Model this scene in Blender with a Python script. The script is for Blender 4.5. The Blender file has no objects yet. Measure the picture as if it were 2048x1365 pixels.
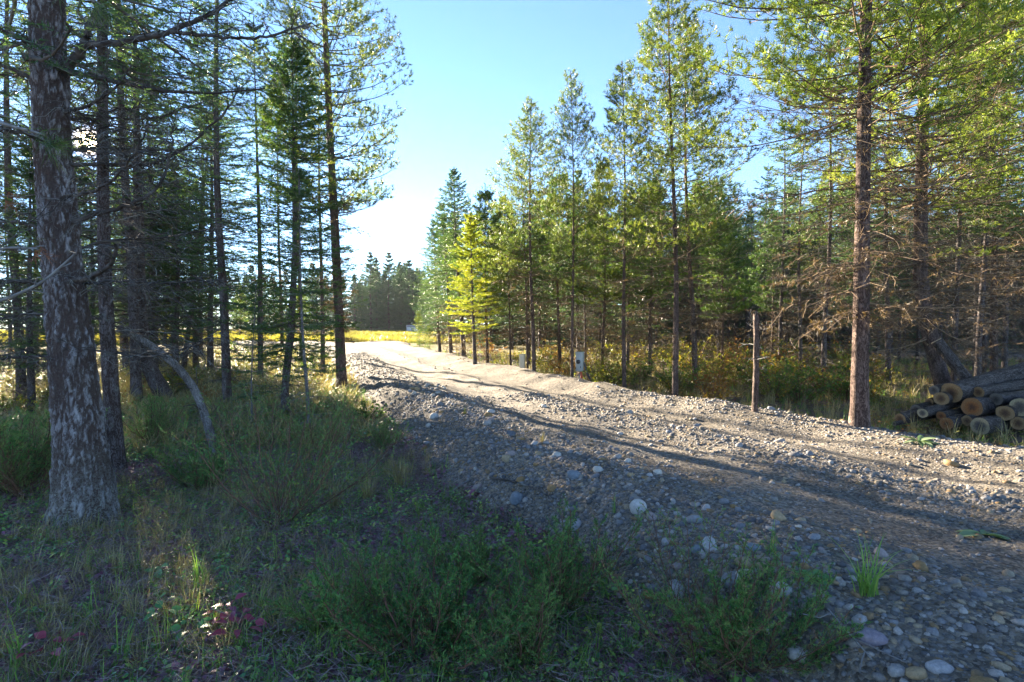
import bpy, math, random
import numpy as np
from mathutils import Vector, Matrix, Quaternion
from mathutils import noise as mn

R = math.radians
rng = np.random.default_rng(11)
random.seed(5)
scene = bpy.context.scene
C = scene.collection

# ------------------------------------------------------------------ camera
PITCH = 1.64
F = 1138.0                                   # focal length in photograph pixels (20 mm on 36 mm)
EYE = np.array([0.0, 0.0, 1.7])
cam = bpy.data.objects.new('camera', bpy.data.cameras.new('camera'))
C.objects.link(cam)
cam.location = EYE
cam.rotation_euler = (R(90 - PITCH), 0, 0)
cam.data.lens = 20
cam.data.sensor_width = 36
cam.data.clip_start = 0.05
cam.data.clip_end = 3000
scene.camera = cam

# ------------------------------------------------------------------ sky, sun, exposure
SUN_H = np.array([-0.737, 1.0])              # towards the sun, on the ground
SUN_EL = math.atan(0.318 / 1.242)
SUN_AZ = math.atan2(SUN_H[0], SUN_H[1])      # from +Y towards +X
sun_dir = Vector((math.sin(SUN_AZ) * math.cos(SUN_EL), math.cos(SUN_AZ) * math.cos(SUN_EL), math.sin(SUN_EL)))
world = bpy.data.worlds.new('World')
scene.world = world
world.use_nodes = True
wn, wl = world.node_tree.nodes, world.node_tree.links
wn.clear()
sky = wn.new('ShaderNodeTexSky')
sky.sky_type = 'NISHITA'
sky.sun_disc = False
sky.sun_elevation = SUN_EL
sky.sun_rotation = SUN_AZ
sky.altitude = 200
sky.air_density = 0.65
sky.dust_density = 0.0
sky.ozone_density = 2.6
bg = wn.new('ShaderNodeBackground')
bg.inputs['Strength'].default_value = 0.050
wl.new(sky.outputs[0], bg.inputs['Color'])
# the glare right round the sun (a couple of degrees), where the sun itself shines through the twigs
tc = wn.new('ShaderNodeTexCoord')
dt = wn.new('ShaderNodeVectorMath'); dt.operation = 'DOT_PRODUCT'
dt.inputs[1].default_value = sun_dir
wl.new(tc.outputs['Generated'], dt.inputs[0])
def wmath(op, a, b):
    m = wn.new('ShaderNodeMath'); m.operation = op
    for i, v in enumerate((a, b)):
        if v is None: continue
        if isinstance(v, (int, float)): m.inputs[i].default_value = v
        else: wl.new(v, m.inputs[i])
    return m.outputs[0]
cl = wmath('MAXIMUM', dt.outputs['Value'], 0.0)
core = wmath('MULTIPLY', wmath('POWER', cl, 26000.0), 12.0)
halo = wmath('MULTIPLY', wmath('POWER', cl, 700.0), .035)
bg2 = wn.new('ShaderNodeBackground')
bg2.inputs['Color'].default_value = (1, 0.72, 0.38, 1)
wl.new(wmath('ADD', core, halo), bg2.inputs['Strength'])
ads = wn.new('ShaderNodeAddShader')
wl.new(bg.outputs[0], ads.inputs[0]); wl.new(bg2.outputs[0], ads.inputs[1])
wo = wn.new('ShaderNodeOutputWorld')
wl.new(ads.outputs[0], wo.inputs['Surface'])

sd = bpy.data.lights.new('sun', 'SUN')
sd.energy = 5.0
sd.angle = R(0.5)
sd.color = (1.0, 0.85, 0.64)
sun = bpy.data.objects.new('sun', sd)
C.objects.link(sun)
sun.rotation_euler = sun_dir.to_track_quat('Z', 'Y').to_euler()
sun.location = (-30, 40, 20)

vs = scene.view_settings
vs.view_transform = 'Standard'
vs.look = 'None'
vs.gamma = 1.0
vs.use_curve_mapping = False
vs.exposure = 3.32
scene.cycles.max_bounces = 7
scene.cycles.diffuse_bounces = 4
scene.cycles.glossy_bounces = 2
scene.cycles.transmission_bounces = 4
scene.cycles.sample_clamp_indirect = 6
scene.cycles.use_denoising = True

# ------------------------------------------------------------------ small tools
def vnoise(x, y, seed=0.0):
    x = np.asarray(x, float); y = np.asarray(y, float)
    ix, iy = np.floor(x), np.floor(y)
    fx, fy = x - ix, y - iy
    fx = fx * fx * (3 - 2 * fx); fy = fy * fy * (3 - 2 * fy)
    def h(a, b):
        v = np.sin(a * 127.1 + b * 311.7 + seed * 74.7) * 43758.5453
        return v - np.floor(v)
    return (h(ix, iy) * (1 - fx) + h(ix + 1, iy) * fx) * (1 - fy) + (h(ix, iy + 1) * (1 - fx) + h(ix + 1, iy + 1) * fx) * fy

def fbm(x, y, o=4, seed=0.0):
    s, a, t = 0.0, 0.5, 0.0
    for i in range(o):
        s = s + a * vnoise(np.asarray(x) * 2 ** i, np.asarray(y) * 2 ** i, seed + i)
        t += a; a *= 0.5
    return s / t - 0.5

def sstep(a, b, v):
    t = np.clip((v - a) / (b - a), 0, 1)
    return t * t * (3 - 2 * t)

def nrm(v):
    return v / np.maximum(np.linalg.norm(v, axis=-1, keepdims=True), 1e-9)

class Geo:
    """collects vertices, faces and a per-vertex tint, and makes one mesh of them"""
    def __init__(s): s.V, s.F, s.T, s.n = [], [], [], 0
    def add(s, V, F, tint=0.5):
        V = np.asarray(V, np.float32).reshape(-1, 3)
        fs = F if isinstance(F, (list, tuple)) else [F]
        for f in fs:
            if len(f): s.F.append(np.asarray(f, np.int64) + s.n)
        s.V.append(V)
        s.T.append(np.broadcast_to(np.asarray(tint, np.float32), (len(V),)).astype(np.float32))
        s.n += len(V)
    def mesh(s, name, mat, smooth=True):
        me = bpy.data.meshes.new(name)
        V = np.concatenate(s.V)
        me.vertices.add(len(V)); me.vertices.foreach_set('co', V.ravel())
        loops = np.concatenate([f.ravel() for f in s.F])
        cnt = np.concatenate([np.full(len(f), f.shape[1]) for f in s.F])
        st = np.concatenate([[0], np.cumsum(cnt)[:-1]])
        me.loops.add(len(loops)); me.loops.foreach_set('vertex_index', loops.astype(np.int32))
        me.polygons.add(len(cnt)); me.polygons.foreach_set('loop_start', st.astype(np.int32))
        if smooth: me.polygons.foreach_set('use_smooth', np.ones(len(cnt), bool))
        a = me.attributes.new('tint', 'FLOAT', 'POINT'); a.data.foreach_set('value', np.concatenate(s.T))
        me.update(calc_edges=True)
        if mat is not None: me.materials.append(mat)
        return me

def link(name, me, parent=None):
    o = bpy.data.objects.new(name, me); C.objects.link(o)
    if parent is not None: o.parent = parent
    return o
def tag(o, label=None, cat=None, group=None, kind=None):
    if label: o['label'] = label
    if cat: o['category'] = cat
    if group: o['group'] = group
    if kind: o['kind'] = kind
    return o
def thing(name, label, cat, loc, group=None, rz=0.0):
    o = bpy.data.objects.new(name, None); C.objects.link(o)
    o.empty_display_size = 0.2
    o.location = loc; o.rotation_euler = (0, 0, rz)
    return tag(o, label, cat, group)

def tube(P, Rd, s):
    """P (B,n,3) centre lines, Rd (B,n) radii -> vertices and quads of B tubes"""
    B, n, _ = P.shape
    T = nrm(np.gradient(P, axis=1))
    A = np.cross(T, np.array([0, 0, 1.0]))
    bad = np.linalg.norm(A, axis=-1) < 0.25
    A[bad] = np.cross(T[bad], np.array([1.0, 0, 0]))
    A = nrm(A); N = np.cross(T, A)
    a = np.arange(s) / s * 2 * math.pi
    V = P[:, :, None] + Rd[:, :, None, None] * (np.cos(a)[None, None, :, None] * A[:, :, None] + np.sin(a)[None, None, :, None] * N[:, :, None])
    b, i, j = np.meshgrid(np.arange(B), np.arange(n - 1), np.arange(s), indexing='ij')
    j2 = (j + 1) % s
    base = b * n * s
    Q = np.stack([base + i * s + j, base + i * s + j2, base + (i + 1) * s + j2, base + (i + 1) * s + j], -1).reshape(-1, 4)
    return V.reshape(-1, 3), Q

def needles(G, pos, d, slen, n, nl, w, spread, flat=0.0, tint=None, jit=0.12, tri=True):
    """n thin blades round each shoot"""
    S = len(pos)
    d = nrm(d)
    u = rng.random((S, n))
    r = rng.normal(size=(S, n, 3)); r[..., 2] *= (1 - flat)
    dd = np.repeat(d[:, None], n, 1)
    p = nrm(r - (r * dd).sum(-1, keepdims=True) * dd)
    sp = spread * (0.6 + 0.7 * rng.random((S, n, 1)))
    d2 = dd * np.cos(sp) + p * np.sin(sp)
    sl = np.broadcast_to(np.asarray(slen, float), (S,))
    b = pos[:, None] + dd * (sl[:, None] * u)[..., None]
    ln = nl * (0.7 + 0.5 * rng.random((S, n, 1)))
    tip = b + d2 * ln
    sd_ = nrm(np.cross(d2, rng.normal(size=(S, n, 3)))) * (w / 2)
    V = np.stack([b - sd_, b + sd_, tip], 2).reshape(-1, 3)
    Fc = np.arange(len(V)).reshape(-1, 3)
    if tint is None: tint = rng.random(S)
    t = np.clip(tint[:, None] + rng.normal(size=(S, n)) * jit, 0, 1)
    G.add(V, Fc, np.repeat(t.ravel(), 3))

# ------------------------------------------------------------------ the lie of the land
LX = ([-8, 0, 2.2, 2.9, 4.1, 5.1, 7.6, 12.5, 20, 26, 29, 33], [5.5, 2.25, 1.58, 1.36, .88, .25, -.88, -2.90, -5.7, -8.2, -11, -17])
RX = ([-8, 0, 3, 5.3, 6.6, 7.6, 8.8, 10.9, 13.9, 18.4, 27, 33], [13, 8.2, 6.2, 4.85, 4.05, 3.3, 2.55, 1.2, -0.3, -2.0, -4.9, -6.6])
def road_left(y): return np.interp(y, *LX)
def road_right(y): return np.interp(y, *RX)
def road_rise(y): return np.interp(y, [0, 5, 10, 20, 33], [.40, .42, .42, .34, .1])
def floor_z(x, y):
    x = np.asarray(x, float); y = np.asarray(y, float)
    z = 0.022 * np.clip(y - 4, 0, 30)
    z = z + 0.22 * sstep(-1.5, 1.5, x - road_right(y)) * sstep(30, 18, y)
    z = z + 0.16 * fbm(x * .45, y * .45, 3, 2) + 0.07 * fbm(x * 2.1, y * 2.1, 2, 5) * sstep(30, 10, np.hypot(x, y))
    return z
def road_mask(x, y):
    wob = 0.35 * fbm(np.asarray(x) * 1.3, np.asarray(y) * 1.3, 3, 8)
    return sstep(-.85, 0.08, x - road_left(y) + wob) * sstep(-0.55, 0.1, road_right(y) - x + wob) * sstep(33.6, 32.2, y)
def road_detail(x, y):
    l, r = road_left(y), road_right(y)
    t = (x - l) / np.maximum(r - l, .1)
    rut = -0.045 * (np.exp(-((t - .33) / .09) ** 2) + np.exp(-((t - .68) / .09) ** 2)) + 0.03 * np.exp(-((t - .5) / .06) ** 2) + .02 * np.exp(-((t - .9) / .05) ** 2) + .035 * np.exp(-((t - .12) / .06) ** 2)
    return rut + 0.026 * fbm(x * .9, y * .9, 3, 12) + 0.014 * fbm(x * 5, y * 5, 3, 15)
def H(x, y):
    m = road_mask(x, y)
    return floor_z(x, y) + m * (road_rise(y) + road_detail(x, y))

cp, sp_ = math.cos(R(PITCH)), math.sin(R(PITCH))
def ray(px, py):
    a, b = (px - 1024) / F, (682.5 - py) / F
    return np.array([a, cp + b * sp_, -sp_ + b * cp])          # unit depth along the ground is about y
def atd(px, d):
    """the place on the ground d metres ahead, on the bearing of column px"""
    x = (px - 1024) / F * d
    return np.array([x, d, float(H(x, d))])
def at(px, py):
    """the place on the ground that one sees at (px, py)"""
    r = ray(px, py); t = 1.2
    while t < 120:
        p = EYE + r * t
        if p[2] <= H(p[0], p[1]): break
        t *= 1.006
    return np.array([p[0], p[1], float(H(p[0], p[1]))])
def up_at(px, py, d):
    """the point d metres ahead that one sees at (px, py)"""
    r = ray(px, py)
    return EYE + r * (d / r[1])

# ------------------------------------------------------------------ materials
def mat(name):
    m = bpy.data.materials.new(name); m.use_nodes = True
    nt = m.node_tree
    return m, nt.nodes, nt.links, nt.nodes['Principled BSDF'], nt.nodes['Material Output']
def ramp(N, cols, pos=None, const=False):
    r = N.new('ShaderNodeValToRGB'); e = r.color_ramp.elements
    if const: r.color_ramp.interpolation = 'CONSTANT'
    pos = pos or [i / (len(cols) - 1) for i in range(len(cols))]
    while len(e) < len(cols): e.new(0.5)
    for k, (c, p) in enumerate(zip(cols, pos)):
        e[k].position = p; e[k].color = (*c, 1)
    return r
def noise_n(N, L, scale, detail=4, rough=.6, vec=None, dist=0.0):
    n = N.new('ShaderNodeTexNoise'); n.inputs['Scale'].default_value = scale
    n.inputs['Detail'].default_value = detail; n.inputs['Roughness'].default_value = rough; n.inputs['Distortion'].default_value = dist
    if vec is not None: L.new(vec, n.inputs['Vector'])
    return n
def mth(N, L, op, a, b=None):
    m = N.new('ShaderNodeMath'); m.operation = op
    for i, v in enumerate((a, b)):
        if v is None: continue
        if isinstance(v, (int, float)): m.inputs[i].default_value = v
        else: L.new(v, m.inputs[i])
    return m.outputs[0]
def mix_c(N, L, fac, a, b, mode='MIX'):
    m = N.new('ShaderNodeMix'); m.data_type = 'RGBA'; m.blend_type = mode
    for sck, v in ((m.inputs[0], fac), (m.inputs[6], a), (m.inputs[7], b)):
        if isinstance(v, (int, float)): sck.default_value = v
        elif isinstance(v, tuple): sck.default_value = (*v, 1)
        else: L.new(v, sck)
    return m.outputs[2]
def objco(N):
    return N.new('ShaderNodeTexCoord').outputs['Object']

def foliage(name, cols, trans=.4, vary=.2, rough=.45, tboost=(1.25, 1.3, .75)):
    m, N, L, B, O = mat(name)
    a = N.new('ShaderNodeAttribute'); a.attribute_name = 'tint'
    oi = N.new('ShaderNodeObjectInfo')
    f = mth(N, L, 'ADD', a.outputs['Fac'], mth(N, L, 'MULTIPLY', mth(N, L, 'SUBTRACT', oi.outputs['Random'], .5), vary))
    r = ramp(N, cols); L.new(f, r.inputs[0])
    B.inputs['Roughness'].default_value = rough
    B.inputs['Specular IOR Level'].default_value = .45
    L.new(r.outputs[0], B.inputs['Base Color'])
    t = N.new('ShaderNodeBsdfTranslucent')
    L.new(mix_c(N, L, 1.0, r.outputs[0], tboost, 'MULTIPLY'), t.inputs['Color'])
    mx = N.new('ShaderNodeMixShader'); mx.inputs[0].default_value = trans
    L.new(B.outputs[0], mx.inputs[1]); L.new(t.outputs[0], mx.inputs[2]); L.new(mx.outputs[0], O.inputs['Surface'])
    return m

def bark(name, plate, crack, lichen=None, scale=14, bump=.5, lich_h=None, lich_amt=.5, geo=False, stretch=(1, 1, .33)):
    m, N, L, B, O = mat(name)
    co = objco(N)
    mp = N.new('ShaderNodeMapping'); mp.inputs['Scale'].default_value = stretch; L.new(co, mp.inputs['Vector'])
    n1 = noise_n(N, L, scale, 6, .72, mp.outputs[0], 1.2)
    rid = mth(N, L, 'ABSOLUTE', mth(N, L, 'SUBTRACT', n1.outputs['Fac'], .5))
    edge = ramp(N, [(0, 0, 0), (1, 1, 1)], [.0, .075]); L.new(rid, edge.inputs[0])
    n2 = noise_n(N, L, scale * 5, 5, .75, mp.outputs[0]); n5 = noise_n(N, L, scale * .35, 3, .6, mp.outputs[0])
    a = N.new('ShaderNodeAttribute'); a.attribute_name = 'tint'
    f = mth(N, L, 'ADD', mth(N, L, 'MULTIPLY', edge.outputs[0], .28), mth(N, L, 'MULTIPLY', n2.outputs['Fac'], .42 if geo else .62))
    f = mth(N, L, 'ADD', f, mth(N, L, 'MULTIPLY', mth(N, L, 'SUBTRACT', n5.outputs['Fac'], .5), .2 if geo else .5))
    f = mth(N, L, 'ADD', f, mth(N, L, 'MULTIPLY', mth(N, L, 'SUBTRACT', a.outputs['Fac'], .5), .95 if geo else .25))
    r = ramp(N, [crack, tuple((x + y) / 2 for x, y in zip(crack, plate)), plate, tuple(min(1, x * 1.5) for x in plate)], [.22, .42, .58, .85] if geo else [.34, .48, .60, .80])
    L.new(f, r.inputs[0])
    colr = r.outputs[0]
    if lichen:
        n3 = noise_n(N, L, 9, 6, .75, co)
        lr = ramp(N, [(0, 0, 0), (1, 1, 1)], [.56, .68]); L.new(n3.outputs['Fac'], lr.inputs[0])
        lf = mth(N, L, 'MULTIPLY', lr.outputs[0], lich_amt)
        if lich_h:
            sx = N.new('ShaderNodeSeparateXYZ'); L.new(co, sx.inputs[0])
            hr = N.new('ShaderNodeMapRange'); hr.inputs['From Min'].default_value = lich_h; hr.inputs['From Max'].default_value = .05
            hr.inputs['To Min'].default_value = .15; hr.inputs['To Max'].default_value = 1.2
            L.new(sx.outputs[2], hr.inputs['Value'])
            n4 = noise_n(N, L, 60, 4, .7, co)
            l4 = ramp(N, [(0, 0, 0), (1, 1, 1)], [.42, .58]); L.new(n4.outputs['Fac'], l4.inputs[0])
            lf = mth(N, L, 'MULTIPLY', mth(N, L, 'MULTIPLY', mth(N, L, 'ADD', lr.outputs[0], .35), hr.outputs[0]), l4.outputs[0])
        colr = mix_c(N, L, lf, colr, lichen)
    L.new(colr, B.inputs['Base Color'])
    B.inputs['Roughness'].default_value = .85
    B.inputs['Specular IOR Level'].default_value = .25
    bp = N.new('ShaderNodeBump'); bp.inputs['Strength'].default_value = bump; bp.inputs['Distance'].default_value = .02
    L.new(f, bp.inputs['Height']); L.new(bp.outputs[0], B.inputs['Normal'])
    return m

def plain(name, col, rough=.7, metal=0.0, nscale=20, amt=.25, bump=.1):
    m, N, L, B, O = mat(name)
    n = noise_n(N, L, nscale, 5, .65, objco(N))
    r = ramp(N, [tuple(c * (1 - amt) for c in col), tuple(min(1, c * (1 + amt)) for c in col)], [.3, .7])
    L.new(n.outputs['Fac'], r.inputs[0]); L.new(r.outputs[0], B.inputs['Base Color'])
    B.inputs['Roughness'].default_value = rough; B.inputs['Metallic'].default_value = metal
    if bump:
        bp = N.new('ShaderNodeBump'); bp.inputs['Strength'].default_value = bump; bp.inputs['Distance'].default_value = .01
        L.new(n.outputs['Fac'], bp.inputs['Height']); L.new(bp.outputs[0], B.inputs['Normal'])
    return m

def twig_mat(name, cols):
    m, N, L, B, O = mat(name)
    a = N.new('ShaderNodeAttribute'); a.attribute_name = 'tint'
    r = ramp(N, cols); L.new(a.outputs['Fac'], r.inputs[0])
    L.new(r.outputs[0], B.inputs['Base Color']); B.inputs['Roughness'].default_value = .85; B.inputs['Specular IOR Level'].default_value = .2
    return m

STONE_COLS = [(.20, .20, .21), (.31, .30, .29), (.13, .14, .16), (.36, .27, .16), (.24, .25, .27), (.42, .41, .40), (.28, .18, .08), (.17, .17, .18), (.30, .25, .24), (.50, .47, .42)]
def stone_mat(name, cols, const=True, rough=.75):
    m, N, L, B, O = mat(name)
    oi = N.new('ShaderNodeObjectInfo'); co = objco(N)
    if len(cols) > 1:
        r = ramp(N, cols, [i / len(cols) for i in range(len(cols))], const); L.new(oi.outputs['Random'], r.inputs[0]); base = r.outputs[0]
    else: base = cols[0]
    n = noise_n(N, L, 3.0, 6, .7, co); n2 = noise_n(N, L, 40, 3, .7, co)
    s = ramp(N, [(.55, .55, .56), (1.25, 1.22, 1.18)], [.3, .7]); L.new(n.outputs['Fac'], s.inputs[0])
    c = mix_c(N, L, .8, base, s.outputs[0], 'MULTIPLY')
    s2 = ramp(N, [(.7, .7, .7), (1.15, 1.15, 1.15)], [.35, .65]); L.new(n2.outputs['Fac'], s2.inputs[0])
    c = mix_c(N, L, .7, c, s2.outputs[0], 'MULTIPLY')
    L.new(c, B.inputs['Base Color']); B.inputs['Roughness'].default_value = rough; B.inputs['Specular IOR Level'].default_value = .3
    bp = N.new('ShaderNodeBump'); bp.inputs['Strength'].default_value = .25; bp.inputs['Distance'].default_value = .02
    L.new(n.outputs['Fac'], bp.inputs['Height']); L.new(bp.outputs[0], B.inputs['Normal'])
    return m

def ground_mat():
    m, N, L, B, O = mat('forest floor')
    co = objco(N)
    a = noise_n(N, L, 22, 8, .75, co); b = noise_n(N, L, .9, 5, .6, co); c = noise_n(N, L, 120, 4, .7, co)
    r = ramp(N, [(.05, .037, .032), (.14, .10, .085), (.22, .165, .14), (.31, .25, .215)], [.3, .47, .58, .75]); L.new(a.outputs['Fac'], r.inputs[0])
    mossr = ramp(N, [(0, 0, 0), (1, 1, 1)], [.5, .66]); L.new(b.outputs['Fac'], mossr.inputs[0])
    g = ramp(N, [(.06, .085, .02), (.19, .22, .04)], [.35, .7]); L.new(c.outputs['Fac'], g.inputs[0])
    colr = mix_c(N, L, mth(N, L, 'MULTIPLY', mossr.outputs[0], .55), r.outputs[0], g.outputs[0])
    sx = N.new('ShaderNodeSeparateXYZ'); L.new(co, sx.inputs[0])
    fr = N.new('ShaderNodeMapRange'); fr.inputs['From Min'].default_value = 26; fr.inputs['From Max'].default_value = 34
    L.new(mth(N, L, 'ADD', sx.outputs[1], mth(N, L, 'MULTIPLY', b.outputs['Fac'], 6)), fr.inputs['Value'])
    fg = ramp(N, [(.10, .085, .022), (.17, .15, .035), (.24, .18, .06)], [.3, .5, .7]); L.new(b.outputs['Fac'], fg.inputs[0])
    colr = mix_c(N, L, fr.outputs[0], colr, fg.outputs[0])
    L.new(colr, B.inputs['Base Color']); B.inputs['Roughness'].default_value = .95; B.inputs['Specular IOR Level'].default_value = .15
    bp = N.new('ShaderNodeBump'); bp.inputs['Strength'].default_value = .9; bp.inputs['Distance'].default_value = .04
    L.new(mth(N, L, 'ADD', a.outputs['Fac'], mth(N, L, 'MULTIPLY', c.outputs['Fac'], .4)), bp.inputs['Height']); L.new(bp.outputs[0], B.inputs['Normal'])
    return m

def road_mat():
    m, N, L, B, O = mat('gravel')
    co = objco(N)
    v = N.new('ShaderNodeTexVoronoi'); v.inputs['Scale'].default_value = 55; L.new(co, v.inputs['Vector'])
    v2 = N.new('ShaderNodeTexVoronoi'); v2.inputs['Scale'].default_value = 24; L.new(co, v2.inputs['Vector'])
    n = noise_n(N, L, 1.2, 5, .6, co); n2 = noise_n(N, L, 160, 3, .7, co)
    r = ramp(N, [(.095, .084, .072), (.18, .16, .135), (.27, .235, .19), (.13, .122, .115), (.34, .295, .24), (.22, .215, .21)], [0, .25, .45, .6, .8, 1])
    sp = N.new('ShaderNodeSeparateColor'); L.new(v.outputs['Color'], sp.inputs[0]); L.new(sp.outputs[0], r.inputs[0])
    big = ramp(N, [(.55, .53, .50), (1.1, 1.08, 1.04)], [.35, .65]); L.new(n.outputs['Fac'], big.inputs[0])
    colr = mix_c(N, L, .85, r.outputs[0], big.outputs[0], 'MULTIPLY')
    n3 = noise_n(N, L, 14, 8, .8, co); mid_ = ramp(N, [(.45, .43, .41), (.95, .95, .95), (1.35, 1.33, 1.3)], [.36, .5, .66]); L.new(n3.outputs['Fac'], mid_.inputs[0])
    colr = mix_c(N, L, .8, colr, mid_.outputs[0], 'MULTIPLY')
    L.new(colr, B.inputs['Base Color']); B.inputs['Roughness'].default_value = .9; B.inputs['Specular IOR Level'].default_value = .2
    h = mth(N, L, 'ADD', mth(N, L, 'MULTIPLY', v.outputs['Distance'], -.8), mth(N, L, 'MULTIPLY', v2.outputs['Distance'], -.7))
    h = mth(N, L, 'ADD', mth(N, L, 'ADD', h, mth(N, L, 'MULTIPLY', n3.outputs['Fac'], 1.6)), mth(N, L, 'MULTIPLY', n2.outputs['Fac'], .25))
    bp = N.new('ShaderNodeBump'); bp.inputs['Strength'].default_value = .8; bp.inputs['Distance'].default_value = .018
    L.new(h, bp.inputs['Height']); L.new(bp.outputs[0], B.inputs['Normal'])
    return m

def cut_mat(name, pale, dark, core):
    m, N, L, B, O = mat(name)
    co = objco(N)
    mp = N.new('ShaderNodeMapping'); mp.inputs['Scale'].default_value = (0, 1, 1); L.new(co, mp.inputs['Vector'])
    w = N.new('ShaderNodeTexWave'); w.wave_type = 'RINGS'; w.rings_direction = 'X'; w.inputs['Scale'].default_value = 7
    w.inputs['Distortion'].default_value = 3.5; w.inputs['Detail'].default_value = 3; L.new(mp.outputs[0], w.inputs['Vector'])
    ln = N.new('ShaderNodeVectorMath'); ln.operation = 'LENGTH'; L.new(mp.outputs[0], ln.inputs[0])
    n = noise_n(N, L, 4, 4, .6, co)
    f = mth(N, L, 'ADD', ln.outputs['Value'], mth(N, L, 'MULTIPLY', mth(N, L, 'SUBTRACT', n.outputs['Fac'], .5), .5))
    r = ramp(N, [core, dark, pale, pale], [.15, .5, .72, 1]); L.new(f, r.inputs[0])
    n8 = noise_n(N, L, 9, 7, .8, co); st = ramp(N, [(.35, .30, .26), (1.2, 1.2, 1.2)], [.32, .62]); L.new(n8.outputs['Fac'], st.inputs[0])
    rr = ramp(N, [(.45, .40, .36), (1.15, 1.15, 1.15)]); L.new(w.outputs['Fac'], rr.inputs[0])
    L.new(mix_c(N, L, .8, mix_c(N, L, .8, r.outputs[0], rr.outputs[0], 'MULTIPLY'), st.outputs[0], 'MULTIPLY'), B.inputs['Base Color'])
    B.inputs['Roughness'].default_value = .8
    return m

M = {}
M['ground'] = ground_mat(); M['road'] = road_mat()
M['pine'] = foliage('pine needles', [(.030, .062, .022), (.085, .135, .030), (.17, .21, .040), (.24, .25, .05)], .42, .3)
M['pine_bright'] = foliage('sun-lifted pine needles', [(0.057, 0.109, 0.023), (0.154, 0.225, 0.036), (0.258, 0.322, 0.049), (0.347, 0.361, 0.071)], .48, .2)  # lit copy of the pine needles: sunlight is lifted into the colour
M['fir'] = foliage('fir needles', [(0.025, 0.062, 0.030), (0.056, 0.115, 0.045), (0.100, 0.163, 0.053), (0.144, 0.188, 0.056)], .4)
M['young'] = foliage('young pine needles', [(.022, .060, .020), (.065, .135, .028), (.13, .20, .034), (.22, .24, .045)], .42, .55)
M['far'] = foliage('haze-tinted spruce needles', [(0.028, 0.069, 0.047), (0.055, 0.110, 0.062), (0.097, 0.152, 0.069)], .35, .4)  # distance haze is mixed into the needle colour as a blue-green tint
M['larch'] = foliage('yellow larch needles', [(0.156, 0.228, 0.036), (0.324, 0.360, 0.036), (0.480, 0.456, 0.042)], .5, .05, .55, (1.1, 1.15, .8))
M['brown_n'] = foliage('dry brown needles', [(.07, .045, .025), (.13, .085, .045), (.19, .125, .06)], .3)
M['red_n'] = foliage('dead red needles', [(.18, .06, .03), (.28, .10, .05)], .3)
M['bough'] = foliage('long green needles', [(.03, .065, .025), (.07, .125, .03), (.13, .18, .05)], .35)
M['bark_old'] = bark('old fir bark', (.235, .22, .225), (.065, .042, .036), (.34, .36, .31), 24, .6, .75, .5, True)
M['bark_mid'] = bark('fir bark', (.15, .13, .13), (.045, .027, .022), (.26, .28, .25), 24, .6, None, .45)
M['bark_pine'] = bark('pine bark', (.17, .12, .10), (.045, .028, .022), None, 34, .7)
M['bark_red'] = bark('sun-tinted scaly pine bark', (.21, .145, .12), (.05, .028, .022), None, 26, 1.0)  # lit copy of the pine bark, pinkish sunlight put into its colour
M['bark_grey'] = bark('grey smooth bark', (.20, .19, .19), (.07, .06, .055), (.32, .34, .31), 30, .4, None, .6)
M['bark_log'] = bark('log bark', (.15, .125, .115), (.025, .018, .015), (.25, .25, .25), 3.2, 1.0, None, .45, False, (7, 1, 1))
M['twig_dark'] = twig_mat('dark twigs', [(0.037, 0.031, 0.027), (0.081, 0.069, 0.062), (0.138, 0.125, 0.112), (0.213, 0.213, 0.194)])
M['twig_brown'] = twig_mat('brown twigs', [(0.056, 0.037, 0.027), (0.125, 0.085, 0.056), (0.213, 0.144, 0.088), (0.300, 0.225, 0.150)])
M['twig_grey'] = twig_mat('grey dead wood', [(.10, .09, .085), (.20, .19, .18), (.30, .29, .27)])
M['stem_red'] = twig_mat('reddish stems', [(0.098, 0.055, 0.039), (0.195, 0.098, 0.069)])
M['juniper'] = foliage('juniper needles', [(.045, .13, .045), (.10, .24, .07), (.16, .31, .09), (.26, .32, .11)], .45, .45)
M['jun_brown'] = foliage('rusty juniper needles', [(0.173, 0.101, 0.057), (0.287, 0.157, 0.086), (0.144, 0.202, 0.086)], .25, .2)
M['shrub_y'] = foliage('autumn shrub leaves', [(0.078, 0.111, 0.019), (0.169, 0.195, 0.026), (0.286, 0.247, 0.033), (0.338, 0.182, 0.033)], .45, .5)
M['shrub_o'] = foliage('orange bracken', [(0.168, 0.144, 0.024), (0.288, 0.180, 0.036), (0.312, 0.132, 0.036), (0.240, 0.084, 0.036)], .45, .4)
M['shrub_g'] = foliage('green shrub leaves', [(0.039, 0.091, 0.019), (0.091, 0.169, 0.026), (0.156, 0.234, 0.039)], .4, .4)
M['grass_g'] = foliage('green grass', [(0.077, 0.186, 0.044), (0.164, 0.305, 0.061), (0.283, 0.393, 0.087)], .4, .5)
M['grass_d'] = foliage('dry grass', [(0.209, 0.172, 0.083), (0.329, 0.269, 0.128), (0.448, 0.374, 0.194)], .35, .5)
M['field'] = foliage('meadow grass', [(.20, .22, .03), (.32, .28, .05), (.42, .33, .11)], .4, .6)
M['leaf_p'] = foliage('purple leaves', [(.16, .05, .09), (.25, .10, .16), (.24, .15, .21), (.14, .15, .12)], .25, .7, .4)
M['leaf_g'] = foliage('small green leaves', [(0.078, 0.215, 0.086), (0.156, 0.351, 0.117), (0.312, 0.507, 0.117), (0.546, 0.600, 0.117)], .3, .6, .4)
M['leaf_y'] = foliage('yellow green leaves', [(.08, .12, .025), (.15, .18, .035), (.22, .20, .05)], .35, .5, .4)
M['leaf_r'] = foliage('crimson leaves', [(.22, .03, .06), (.34, .06, .09), (.24, .06, .13)], .3, .3, .4, (1.2, .9, .9))
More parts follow.
